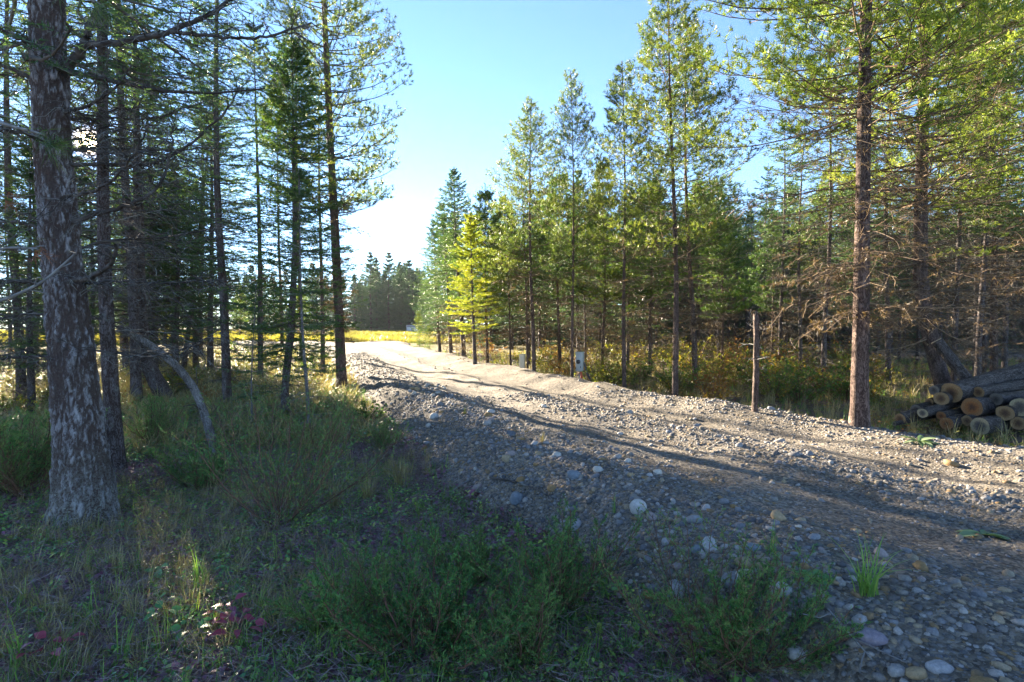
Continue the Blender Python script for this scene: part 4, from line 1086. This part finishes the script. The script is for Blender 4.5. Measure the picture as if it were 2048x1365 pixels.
# cobbles one can pick apart
STN = [stone_mesh('stone', M['stone'], 2, 1, rng.uniform(.65, .95), rng.uniform(.5, .75), .16) for q in range(7)]
def bank(x, y):
    t = x - road_left(y)
    return (t > -1.0) & (rng.random(len(x)) < np.where(t < .7, 1, .13))
p = pick_road(262, 10.5, 1.3, bank)
for a in p:
    s = float(np.clip(math.exp(rng.normal() * .42) * .026 * (1 + .02 * a[1]), .018, .06))
    o = link('stone', STN[int(rng.integers(7))], road)
    o.location = (a[0], a[1], float(H(a[0], a[1])) + s * .25)
    o.rotation_euler = (rng.normal() * .3, rng.normal() * .3, rng.uniform(0, 6.28)); o.scale = (s, s, s)
BIG = [(1277, 1025, 17, 'st_white', 'round pale boulder sitting alone at the top of the gravel bank', .9),
       (1147, 958, 13, 'st_blue', 'rounded blue grey cobble on the bank above the fallen sticks', .8),
       (1034, 1010, 14, 'st_blue', 'egg shaped blue grey cobble beside the fallen stick', .9),
       (1352, 1196, 15, 'st_grey', 'upright pale grey cobble at the bank foot behind the junipers', 1.1),
       (1488, 1158, 18, 'st_white', 'long whitish cobble lying beside the tan one', .6),
       (1490, 1130, 17, 'st_tan', 'flat tan cobble just above the long whitish one', .5),
       (1560, 1192, 20, 'st_grey', 'blocky grey cobble with rough top beside the grass clump', .7),
       (1415, 1280, 34, 'st_mauve', 'large mauve grey stone half hidden by the bottom juniper', .5),
       (1415, 1218, 24, 'st_tan', 'wide flat tan stone among the juniper sprigs', .45),
       (1742, 1283, 28, 'st_mauve', 'long mauve cobble lying alone in the pebbles', .5),
       (1395, 1105, 12, 'st_blue', 'small teal grey cobble on the slope above the upright one', .7),
       (1880, 1345, 22, 'st_grey', 'grey flat stone at the bottom edge of the gravel', .4),
       (1525, 1140, 11, 'st_tan', 'little tan cobble next to the flat tan one', .7),
       (1507, 1100, 13, 'st_blue', 'slanted bluish cobble higher up the slope', .6),
       (1150, 1058, 13, 'st_grey', 'pale grey cobble near the bank foot below the sticks', .8),
       (1012, 922, 10, 'st_tan', 'sandy cobble at the top of the bank over the blue egg', .8),
       (1600, 1320, 24, 'st_white', 'whitish slab stone at the bottom edge by the grass', .5),
       (1335, 1090, 12, 'st_grey', 'greyish cobble behind the juniper beside the road', .6),
       (2010, 1185, 11, 'st_tan', 'tan pebble standing out on the packed gravel', .5),
       (868, 838, 9, 'st_white', 'pale stone on the bank by the green clump', .7)]
for px, py, r, mk_, lb, fl in BIG:
    b = at(px, py); s = r / F * b[1] * 1.05
    me = stone_mesh('stone', M[mk_], 3, 1, rng.uniform(.68, .9), fl, .14)
    o = tag(link('stone', me), lb, 'stone'); o.location = b + np.array([0, 0, s * fl * .45]); o.scale = (s, s, s); o.rotation_euler = (rng.normal() * .12, rng.normal() * .12, rng.uniform(-.6, .6))

# ground cover kinds
def blade_tuft(nb, hgt, m, spread=.5, w=.006, seed_head=False):
    G = Geo(); n = 6; s = np.linspace(0, 1, n)
    az = rng.uniform(0, 6.28, nb); ln = hgt * rng.uniform(.5, 1.15, nb); le = rng.uniform(.15, 1, nb) * spread; b0 = rng.normal(size=(nb, 2)) * .02
    r = (le * ln)[:, None] * s ** 1.7; z = ln[:, None] * (s - .35 * le[:, None] * s ** 2.5)
    P = np.stack([b0[:, :1] + r * np.cos(az)[:, None], b0[:, 1:] + r * np.sin(az)[:, None], z - .01], -1)
    side = np.stack([-np.sin(az + .4), np.cos(az + .4), 0 * az], -1)[:, None] * (w * (1 - s ** 2 * .9) / 2)[None, :, None]
    V = np.stack([P - side, P + side], 2).reshape(-1, 3)
    b, i = np.meshgrid(np.arange(nb), np.arange(n - 1), indexing='ij'); q = b * n * 2 + i * 2
    G.add(V, np.stack([q, q + 1, q + 3, q + 2], -1).reshape(-1, 4), np.repeat(rng.random(nb), n * 2))
    return G.mesh('tuft', m)
def sprig(nl_, ln, w, m, hgt=.05, rad=.06):
    G = Geo(); pos = np.column_stack([rng.normal(size=(nl_, 2)) * rad * .5, rng.uniform(.2, 1, nl_) * hgt])
    a = rng.uniform(0, 6.28, nl_)
    leafy(G, pos, np.stack([np.cos(a), np.sin(a), rng.normal(size=nl_) * .3], -1), ln * rng.uniform(.6, 1.2, nl_), w * rng.uniform(.8, 1.1, nl_), np.clip(rng.normal(size=nl_) * .25 + .5, 0, 1))
    return G.mesh('sprig', m)
def sticks(ns, ln, w, m, rad=.09, hz=.02):
    pos = np.column_stack([rng.normal(size=(ns, 2)) * rad, rng.uniform(0, hz, ns)]); a = rng.uniform(0, 6.28, ns)
    d = np.stack([np.cos(a), np.sin(a), rng.normal(size=ns) * .18], -1) * (ln * rng.uniform(.5, 1.2, ns))[:, None]
    P = np.stack([pos - d / 2, pos + rng.normal(size=(ns, 3)) * .004, pos + d / 2], 1)
    G = Geo(); G.add(*tube(P, np.full((ns, 3), w), 3), np.repeat(rng.random(ns), 9)); return G.mesh('litter', m)

def field_pts(n, rmin, rmax, pw, left=True, ok=None, edge=.25):
    out = []
    while sum(len(o) for o in out) < n:
        d = rmin + (rmax - rmin) * rng.random(n) ** pw; a = rng.uniform(-.86, .86, n)
        x, y = d * np.sin(a), d * np.cos(a)
        k = road_mask(x, y) < edge * (.4 + rng.random(n)); k &= (x < road_left(y) + .3) if left else (x > road_right(y) - .3)
        if ok is not None: k &= ok(x, y)
        out.append(np.stack([x[k], y[k]], -1))
    return np.concatenate(out)[:n]
def rrot(n, t=.15): return np.stack([rng.normal(size=n) * t, rng.normal(size=n) * t, rng.uniform(0, 6.28, n)], -1)
def lay(name, src, p, s0, s1, label, cat, tilt=.15, lift=0.0):
    n = len(p); scatter(name, src, np.column_stack([p, gz(p) + lift]), rng.uniform(s0, s1, n), rrot(n, tilt), rng.integers(0, len(src), n), label, cat)
p = field_pts(34000, 1.3, 12, 1.0)
lay('fallen_needles', [sticks(26, .06, .0008, M['litter']) for q in range(7)] + [sticks(4, .14, .0016, M['litter'], .1, .04)], p, .7, 1.4, 'litter of fallen needles and small twigs under the shaded trees', 'litter', .25)
patch = lambda sc_, th, sd_: (lambda x, y: fbm(x * sc_, y * sc_, 3, sd_) > th - rng.random(len(x)) * .25)
p = field_pts(19000, 1.2, 9, 1.0, True, patch(.9, .0, 51))
lay('purple_leaves', [sprig(9, .036, .025, M['leaf_p']) for q in range(3)] + [sprig(14, .018, .012, M['leaf_p'], .03)], p, .6, 1.3, 'low purple and dull red leaves covering the shaded ground', 'ground cover')
p = field_pts(15000, 1.2, 11, 1.0, True, patch(1.1, .10, 61))
lay('ground_leaves', [sprig(12, .020, .013, M['leaf_g']) for q in range(3)] + [sprig(7, .034, .022, M['leaf_g'], .07)] + [sprig(9, .024, .016, M['leaf_y'])], p, .6, 1.35, 'small green leaves of the ground cover in the shade', 'ground cover')
p = field_pts(800, 1.2, 9, .9, True, patch(1.3, .10, 91))
lay('low_herbs', [sprig(22, .034, .022, M['leaf_g'], .20, .09), sprig(18, .040, .024, M['shrub_g'], .16, .08), sprig(20, .028, .018, M['leaf_y'], .18, .09), sprig(14, .042, .03, M['leaf_p'], .14, .08)], p, .4, .85, 'mixed low herbs and seedlings standing among the ground cover', 'herbs', .15)
p = field_pts(2800, 1.2, 13, .9, True, patch(.7, .08, 71))
lay('green_grass', [blade_tuft(9, .19, M['grass_g'], .8, .0045) for q in range(3)], p, .5, 1.3, 'thin green grass among the shaded ground cover', 'grass', .1)
p = field_pts(2600, 3.2, 16, .9, True, patch(.6, .14, 81))
lay('dry_grass', [blade_tuft(18, .20, M['grass_d'], .9, .004) for q in range(3)], p, .5, 1.2, 'straw coloured grass at the foot of the bank and among the trunks', 'grass', .1)
p = field_pts(6500, 4, 24, 1.0, False)
lay('roadside_grass', [blade_tuft(14, .24, M['grass_d'], .9, .006), blade_tuft(14, .18, M['grass_d'], .9, .006), blade_tuft(12, .16, M['grass_g'], .8, .006), sprig(14, .04, .026, M['leaf_y'], .12, .1), sprig(12, .035, .02, M['shrub_o'], .1, .1)], p, .6, 1.4, 'grass and fallen leaves under the pines beyond the road', 'grass', .1)
p = field_pts(5000, 8, 30, 1.0, True)
lay('wood_floor_plants', [sprig(16, .05, .03, M['leaf_y'], .12, .14), sprig(16, .05, .03, M['leaf_g'], .12, .14), blade_tuft(16, .3, M['grass_d'], .9, .008)], p, .7, 1.5, 'leafy ground plants on the floor between the shaded trunks', 'ground cover', .1)
# the meadow
pp = []
while sum(len(q) for q in pp) < 26000:
    y = 27 + 58 * rng.random(20000) ** 1.5; x = (rng.uniform(-300, 1000, 20000) - 1024) / F * y
    k = (y + 3 * fbm(x * .2, y * .2, 2, 3) > 33) | ((road_mask(x, y) < .1) & (y > 31) & (x < road_left(y)))
    pp.append(np.stack([x[k], y[k]], -1))
p = np.concatenate(pp)[:26000]
lay('meadow_grass', [blade_tuft(16, .42, M['field'], .5, .02) for q in range(4)], p, .5, 1.15, 'tall yellow meadow grass in the sun at the end of the road', 'grass', .1)

# mossy hummock
b = at(610, 1290)
G = Geo(); a_, r_2 = np.meshgrid(np.linspace(0, 6.283, 49)[:-1], np.linspace(0, 1, 14), indexing='ij')
xx = r_2 * np.cos(a_) * .42; yy = r_2 * np.sin(a_) * .16
zz = .045 * (1 - r_2 ** 2) + .025 * fbm((xx + b[0]) * 12, (yy + b[1]) * 12, 3, 4) - .02 * r_2
V = np.stack([xx, yy, zz], -1); i, j = np.meshgrid(np.arange(48), np.arange(13), indexing='ij'); i2 = (i + 1) % 48
G.add(V, np.stack([i * 14 + j, i * 14 + j + 1, i2 * 14 + j + 1, i2 * 14 + j], -1).reshape(-1, 4), .5)
pv = V.reshape(-1, 3)[rng.integers(0, 672, 5000)] + rng.normal(size=(5000, 3)) * np.array([.012, .012, 0])
mo = tag(link('moss', G.mesh('moss', M['leaf_y'])), 'yellow green moss cushion beside the crimson leaves', 'moss', None, 'stuff'); mo.location = b
Gm = Geo(); needles(Gm, pv, np.array([[0, 0, 1.0]]) + rng.normal(size=(5000, 3)) * .4, .006, 5, .010, .003, R(50)); link('moss_fronds', Gm.mesh('moss_fronds', M['leaf_y']), mo)['kind'] = 'stuff'

# single plants near the camera
def leaf_mesh(ln, w, m, t):
    """one folded leaf with a notched outline, 5 cross sections"""
    s = np.linspace(0, 1, 7); wd = w * np.sin(np.pi * np.clip(s, .02, .985) ** .8) * .5
    z = -.25 * ln * s ** 2
    V = np.concatenate([np.stack([s * ln, wd, z + wd * .35], -1), np.stack([s * ln, 0 * s, z], -1), np.stack([s * ln, -wd, z + wd * .35], -1)])
    q = np.arange(6); Fq = np.concatenate([np.stack([q, q + 1, q + 8, q + 7], -1), np.stack([q + 7, q + 8, q + 15, q + 14], -1)])
    G = Geo(); G.add(V, Fq, t); return G.mesh('leaf', m)
def leaf_plant(name, label, px, py, m, nlv, ln, w, hgt, rad, cat='plant', e=(-.2, .5), base=False, sp=.35):
    b = at(px, py); t = thing(name, label, cat, b)
    kinds = [leaf_mesh(ln, w, m, tt_) for tt_ in (.2, .5, .8)]
    G = Geo(); ends = []
    for q in range(nlv):
        a = q * 2.4 + rng.uniform(-.3, .3)
        rr = 0 if base else rad * math.sqrt((q + .6) / nlv)
        e_ = np.array([rr * math.cos(a), rr * math.sin(a), .012 if base else hgt * rng.uniform(.7, 1.1)])
        ends.append((e_, a + rng.uniform(-.5, .5)))
        G.add(*tube(spline([(0, 0, -.01), (e_[0] * .4, e_[1] * .4, e_[2] * .6), e_], 6)[None], np.full((1, 6), .0014), 4), .5)
    link('stem', G.mesh('stem', M['stem_red']), t)
    for e_, a in ends:
        o = link('leaf', kinds[int(rng.integers(3))], t); o.location = e_
        o.rotation_euler = (rng.normal() * sp, -rng.uniform(*e), a); s = rng.uniform(.75, 1.15); o.scale = (s, s, s)
    return t
leaf_plant('crimson_plant', 'crimson leaved plant, the tallest of the red leaves by the moss', 455, 1262, M['leaf_r'], 8, .070, .046, .15, .07)
leaf_plant('crimson_plant', 'reddish purple leafed plant just beside the tallest crimson one', 480, 1295, M['leaf_r'], 9, .070, .046, .15, .08)
leaf_plant('crimson_plant', 'scarlet leaved plant low in the dark bottom corner', 100, 1340, M['leaf_r'], 9, .070, .046, .15, .09)
leaf_plant('crimson_plant', 'small dull red plant near the bottom edge below the green leaves', 245, 1350, M['leaf_r'], 5, .045, .03, .05, .05)
leaf_plant('broadleaf_plant', 'green plant of three broad leaves in front of the old fir', 318, 1172, M['leaf_b'], 5, .07, .05, .12, .04)
leaf_plant('broadleaf_plant', 'dark green broad leaved plant behind the crimson leaves', 325, 1265, M['leaf_b'], 5, .075, .048, .12, .05)
leaf_plant('broadleaf_plant', 'broad leaved green plant between the crimson leaves and the moss', 385, 1290, M['leaf_b'], 6, .07, .048, .12, .06)
leaf_plant('broadleaf_plant', 'small green upright plant at the edge of the moss', 560, 1245, M['leaf_b'], 6, .05, .035, .09, .04)
leaf_plant('yellow_plant', 'yellow green leafed sprig at the foot of the old fir', 45, 1095, M['leaf_y'], 9, .05, .03, .10, .12)
leaf_plant('mullein', 'pale green leaf rosette flat on the packed gravel', 1965, 1074, M['mullein'], 7, .16, .06, .01, 0, 'plant', (-.05, .15), True, .15)
leaf_plant('mullein', 'light green leaf rosette at the sunny road edge by the logs', 1838, 886, M['mullein'], 8, .20, .07, .02, 0, 'plant', (.1, .5), True, .15)
leaf_plant('mullein', 'green leaf rosette beside the grass clump in the pebbles', 1630, 1160, M['leaf_b'], 6, .09, .045, .01, 0, 'plant', (.05, .3), True, .15)

TUFT = {'g': blade_tuft(48, .30, M['grass_g'], .95, .007), 'g2': blade_tuft(9, .32, M['grass_g'], .35, .007), 'd': blade_tuft(60, .36, M['grass_d'], .8, .0055), 'gy': blade_tuft(26, .36, M['leaf_y'], .5, .006)}
for px, py, k_, s, lb in ((1735, 1195, 'g', 1.0, 'spreading green grass clump growing in the pebbles'),
                          (1540, 1110, 'g2', .7, 'upright grass blades on the bank behind the blue cobble'),
                          (1480, 1215, 'g2', .9, 'tall thin grass blades beside the long whitish cobble'),
                          (1230, 1030, 'g2', .5, 'little grass blades next to the round pale boulder'),
                          (1085, 890, 'd', .45, 'wispy dry weed on the crown of the bank'),
                          (930, 830, 'gy', .4, 'small yellow green tuft at the edge of the drive'),
                          (800, 985, 'd', 1.2, 'big straw coloured grass clump at the foot of the bank'),
                          (670, 1030, 'd', 1.1, 'straw grass clump next to the open rusty juniper'),
                          (735, 1012, 'd', 1.0, 'dry grass clump between the two other straw clumps'),
                          (820, 1270, 'd', .7, 'arching dry grass clump above the bottom junipers'),
                          (395, 1190, 'g2', 1.1, 'tall green grass stems in front of the open rusty juniper'),
                          (240, 1345, 'g2', 1.3, 'tall yellowish grass stems at the bottom edge by the red plant'),
                          (40, 1350, 'g2', 1.2, 'grass stems rising in the bottom corner'),
                          (1290, 1340, 'g2', .8, 'grass blades between the bottom junipers'),
                          (1190, 1330, 'g2', .8, 'bright grass blade by the dense juniper'),
                          (690, 840, 'gy', .9, 'yellow green grass at the foot of the tall dark pine')):
    o = tag(link('grass_clump', TUFT[k_]), lb, 'grass clump'); o.location = at(px, py); o.scale = (s, s, s); o.rotation_euler = (0, 0, rng.uniform(0, 6.28))

def stick(label, pix, r0, r1, m, tw=5, lift=.03):
    P = np.array([at(a, b_) + np.array([0, 0, lift + q * .0]) for q, (a, b_) in enumerate(pix)]); o0 = P[0].copy(); P -= o0
    t = thing('fallen_branch', label, 'branch', o0)
    S = spline(P, 20)[None]; G = Geo(); V, Q = tube(S, np.linspace(r0, r1, 20)[None], 8); G.add(V, [Q, np.arange(8)[None]], np.repeat(rng.random(20), 8)); link('stick', G.mesh('stick', m), t)
    Q, l2, _ = sub(S, np.array([.8]), tw, .2, .95, R(45), .3, .1, 0, n=3); G = Geo(); G.add(*tube(Q, np.full((len(Q), 3), .003), 4), .4); link('twigs', G.mesh('twigs', m), t)
stick('dark fallen branch lying across the cobbles of the bank', [(980, 962), (1030, 972), (1080, 992), (1105, 1008)], .010, .005, M['twig_dark'], 7)
stick('grey crooked stick at the foot of the bank', [(876, 996), (905, 992), (925, 975), (940, 968)], .014, .008, M['twig_grey'], 3)
stick('thin pale stalk lying over the stones at the bottom edge', [(1655, 1250), (1700, 1300), (1745, 1358)], .004, .003, M['twig_grey'], 3, .06)

# ------------------------------------------------------------------ log pile
LOGM = {}
def log_meshes():
    out = []
    for q in range(4):
        n, s = 22, 22; xs = np.linspace(0, 1, n); th = np.arange(s) / s * 2 * math.pi
        V = np.zeros((n, s, 3)); T = np.zeros((n, s)); off = rng.uniform(0, 50)
        ov = rng.uniform(.9, 1.08)
        for a in range(n):
            for b_ in range(s):
                f = 1 + .07 * mn.noise(Vector((xs[a] * 9 + off, math.cos(th[b_]) * 1.6, math.sin(th[b_]) * 1.6))) + .05 * mn.noise(Vector((xs[a] * 40 + off, math.cos(th[b_]) * 5, math.sin(th[b_]) * 5)))
                V[a, b_] = (xs[a], math.cos(th[b_]) * f * ov, math.sin(th[b_]) * f); T[a, b_] = .3 + .5 * rng.random()
        i, j = np.meshgrid(np.arange(n - 1), np.arange(s), indexing='ij'); j2 = (j + 1) % s
        G = Geo(); G.add(V, np.stack([i * s + j, (i + 1) * s + j, (i + 1) * s + j2, i * s + j2], -1).reshape(-1, 4), T.ravel())
        ends = []
        for a, sg in ((0, 0.004), (n - 1, -.004)):
            ring = V[a] * np.array([1, .955, .955]); ring[:, 0] += 0
            Ge = Geo()
            R1 = ring * np.array([1, .5, .5]); ctr = np.array([[V[a, 0, 0], 0, 0]])
            ids = np.arange(s); nx_ = (ids + 1) % s
            fq = np.stack([ids, nx_, nx_ + s, ids + s], -1); ft = np.stack([ids + s, nx_ + s, np.full(s, 2 * s)], -1)
            fo = np.stack([ids + 2 * s + 1, nx_ + 2 * s + 1, nx_, ids], -1)
            Ge.add(np.concatenate([ring, R1, ctr, V[a]]), [fq, ft, fo], .5); ends.append(Ge)
        out.append((G.mesh('bark', M['bark_log']), ends))
    return out
LOGS = log_meshes()
def put_log(label, px, py, d, rpx, L, ax, cut, v=0, taper=1.0):
    p = up_at(px, py, d); r = rpx / F * d * .92
    bk, ends = LOGS[v]
    t = thing('log', label, 'log', p, 'logs of the pile')
    ax = Vector(ax).normalized()
    t.rotation_mode = 'QUATERNION'; t.rotation_quaternion = ax.to_track_quat('X', 'Z') @ Quaternion((1, 0, 0), rng.uniform(-.5, .5))
    t.scale = (L, r, r)
    link('bark', bk, t)
    key = (v, cut)
    if key not in LOGM: LOGM[key] = [e.mesh('cut_end', M[cut], False) for e in ends]
    for e in LOGM[key]: link('cut_end', e, t)
A = (.88, .46, .02)
put_log('long thick log on top of the pile with a hollow looking dark end', 1903, 786, 7.75, 21, 3.2, (.90, .42, .12), 'cut_tan', 0)
put_log('thin log poking out at the top corner of the pile', 1868, 781, 7.9, 11, 2.2, (.86, .50, .04), 'cut_grey', 1)
put_log('short log with heart shaped tan end under the thick top log', 1882, 798, 7.72, 14, 2.0, (.80, .60, -.02), 'cut_tan', 2)
put_log('pale barked log resting at the upper side of the pile', 1957, 785, 7.7, 12, 2.6, (.92, .38, .06), 'cut_tan', 3)
put_log('grey ended log below the pale barked one', 1992, 799, 7.6, 13, 2.4, (.93, .36, .02), 'cut_grey', 0)
put_log('big log with a bright orange split end in the heart of the pile', 1944, 815, 7.5, 21, 2.2, (.86, .51, -.02), 'cut_orange', 1)
put_log('log with a small round pale end low on the outer flank', 1845, 827, 7.5, 10, 2.0, (.84, .52, .06), 'cut_pale', 2)
put_log('dark rotten log lying outermost at the foot of the pile', 1800, 838, 7.6, 12, 2.2, (.86, .48, .10), 'cut_tan', 3)
put_log('second dark log on the outer flank above the rotten one', 1832, 820, 7.8, 11, 2.0, (.86, .48, .06), 'cut_grey', 0)
put_log('broken stub with a raw tan end at the outer top of the pile', 1858, 805, 7.95, 9, 1.6, (.84, .52, .02), 'cut_tan', 1)
put_log('small orange ended log tucked above the rotten orange one', 1882, 832, 7.55, 9, 1.6, (.84, .54, 0), 'cut_orange', 2)
put_log('log with a crumbling orange end at ground level in grass', 1893, 848, 7.35, 14, 1.6, (.82, .57, 0), 'cut_orange', 3)
put_log('log with a small tan end between the orange and the pale ends', 1934, 842, 7.4, 11, 1.8, (.84, .54, 0), 'cut_tan', 0)
put_log('front log with pale ring and grey heart lying on the grass', 1960, 853, 7.2, 19, 2.2, (.88, .47, 0), 'cut_pale', 1)
put_log('log with a tan oval end beside the stack of two large ones', 2010, 827, 7.3, 16, 2.0, (.86, .50, 0), 'cut_tan', 2)
put_log('large pale ended log at the picture edge', 2040, 815, 7.25, 20, 2.2, (.88, .47, 0), 'cut_pale', 3)
put_log('log with a dull end at the picture edge beneath the large pale one', 2036, 847, 7.2, 14, 2.0, (.88, .47, 0), 'cut_tan', 0)
put_log('thin dark pole sticking out along the grass from the pile', 1788, 848, 7.5, 5, 1.6, (.88, .46, .03), 'cut_grey', 1)
put_log('grey bark log lying at the back crest of the pile', 1960, 766, 8.3, 13, 2.6, (.93, .36, .05), 'cut_grey', 2)
pt, pb = up_at(1873, 682, 8.3), up_at(1940, 768, 8.1)
put_log('cut log leaning upright from the pile with sunlit flaking bark', 1873, 682, 8.3, 11.5, float(np.linalg.norm(pb - pt)) + .25, tuple(pb - pt), 'cut_pale', 3)

# ------------------------------------------------------------------ meter box and other made things
def box(G, c_, s, bev=.006):
    import bmesh
    bm = bmesh.new(); bmesh.ops.create_cube(bm, size=1)
    for v in bm.verts: v.co = Vector((v.co.x * s[0] + c_[0], v.co.y * s[1] + c_[1], v.co.z * s[2] + c_[2]))
    if bev: bmesh.ops.bevel(bm, geom=bm.edges[:], offset=bev, segments=2, affect='EDGES', profile=.5)
    bm.verts.ensure_lookup_table(); bm.faces.ensure_lookup_table()
    V = np.array([v.co[:] for v in bm.verts])
    fs = {}
    for f in bm.faces: fs.setdefault(len(f.verts), []).append([v.index for v in f.verts])
    G.add(V, [np.array(f) for f in fs.values()]); bm.free()
def part(name, m, parent, fn, smooth=False):
    G = Geo(); fn(G); return link(name, G.mesh(name, m, smooth), parent)
def cyl(G, a, b_, r, s=14):
    P = np.linspace(np.array(a, float), np.array(b_, float), 4); V, Q = tube(P[None], np.full((1, 4), r), s)
    G.add(V, [Q, np.arange(s)[None], np.arange(3 * s, 4 * s)[None]])
bx = atd(1160, 11.9); zg = bx[2]
zt, zb = up_at(1160, 706, 11.9)[2] - zg, up_at(1160, 743, 11.9)[2] - zg
mb = thing('meter_box', 'grey electric meter box on a short post with wooden braces at the road edge', 'meter box', bx, None, R(-28))
hc, hs_ = (zt + zb) / 2, zt - zb
part('box', M['metal'], mb, lambda G: box(G, (0, 0, hc), (.15, .13, hs_), .01))
part('lid', M['metal'], mb, lambda G: box(G, (0, 0, zt + .008), (.17, .15, .02), .005))
part('door', M['metal'], mb, lambda G: box(G, (0, -.069, hc - .02), (.12, .010, hs_ * .8), .004))
part('meter', M['metal_d'], mb, lambda G: cyl(G, (0, -.07, hc + .01), (0, -.12, hc + .01), .042))
part('latch', M['metal_d'], mb, lambda G: box(G, (.045, -.078, hc - .1), (.012, .012, .04), .002))
part('hinge', M['metal_d'], mb, lambda G: box(G, (-.062, -.074, hc + .08), (.012, .014, .05), .002))
part('hinge', M['metal_d'], mb, lambda G: box(G, (-.062, -.074, hc - .12), (.012, .014, .05), .002))
part('side_socket', M['white'], mb, lambda G: cyl(G, (-.075, 0, hc + .02), (-.10, 0, hc + .02), .03))
part('post', M['metal'], mb, lambda G: box(G, (0, .0, zb / 2 - .1), (.05, .05, zb + .2), .004))
part('brace', M['plank'], mb, lambda G: cyl(G, (-.03, .02, zb + .02), (-.22, .1, -.05), .018, 4))
part('brace', M['plank'], mb, lambda G: cyl(G, (.02, -.03, zb), (-.20, -.15, -.02), .014, 4))
part('brace', M['plank'], mb, lambda G: cyl(G, (.05, .03, zb + .05), (.20, .35, -.05), .018, 4))
part('orange_conduit', M['orange'], mb, lambda G: G.add(*tube(spline([(.03, -.02, zb + .0), (.06, -.05, zb * .6), (.12, -.09, .02), (.16, -.12, -.1)], 16)[None], np.full((1, 16), .024), 10)), True)
part('black_conduit', M['black'], mb, lambda G: G.add(*tube(spline([(.09, .03, hc), (.13, .03, zb), (.22, .03, zb * .5), (.32, .0, -.05)], 16)[None], np.full((1, 16), .019), 10)), True)
part('wire', M['metal_d'], mb, lambda G: cyl(G, (.02, .03, zt), (-.12, .1, zt + .28), .005, 6))
bp_ = atd(1045, 12.9)
pd_ = thing('pedestal', 'small pale utility pedestal half hidden in yellow leaves by the close pair of pines', 'pedestal', bp_, None, R(-25))
part('body', M['beige'], pd_, lambda G: box(G, (0, 0, .12), (.11, .11, .32), .008))
part('cap', M['beige'], pd_, lambda G: box(G, (0, 0, .29), (.13, .13, .03), .01))
sh = atd(824, 70)
sd2 = thing('shed', 'tiny white shed seen far off past the end of the road', 'shed', sh, None, R(20)); sd2.scale = (.62, .62, .62)
part('wall', M['white'], sd2, lambda G: box(G, (0, 0, .55), (1.9, 1.6, 1.3), .01))
part('roof', M['roof'], sd2, lambda G: G.add(np.array([(-1.05, -.95, 1.2), (1.05, -.95, 1.2), (1.05, .95, 1.2), (-1.05, .95, 1.2), (-1.05, 0, 1.6), (1.05, 0, 1.6)]), [np.array([[0, 1, 5, 4], [2, 3, 4, 5], [3, 2, 1, 0]]), np.array([[1, 2, 5], [3, 0, 4]])]))
part('door', M['roof'], sd2, lambda G: box(G, (0, -.81, .5), (.6, .03, 1.1), .005))
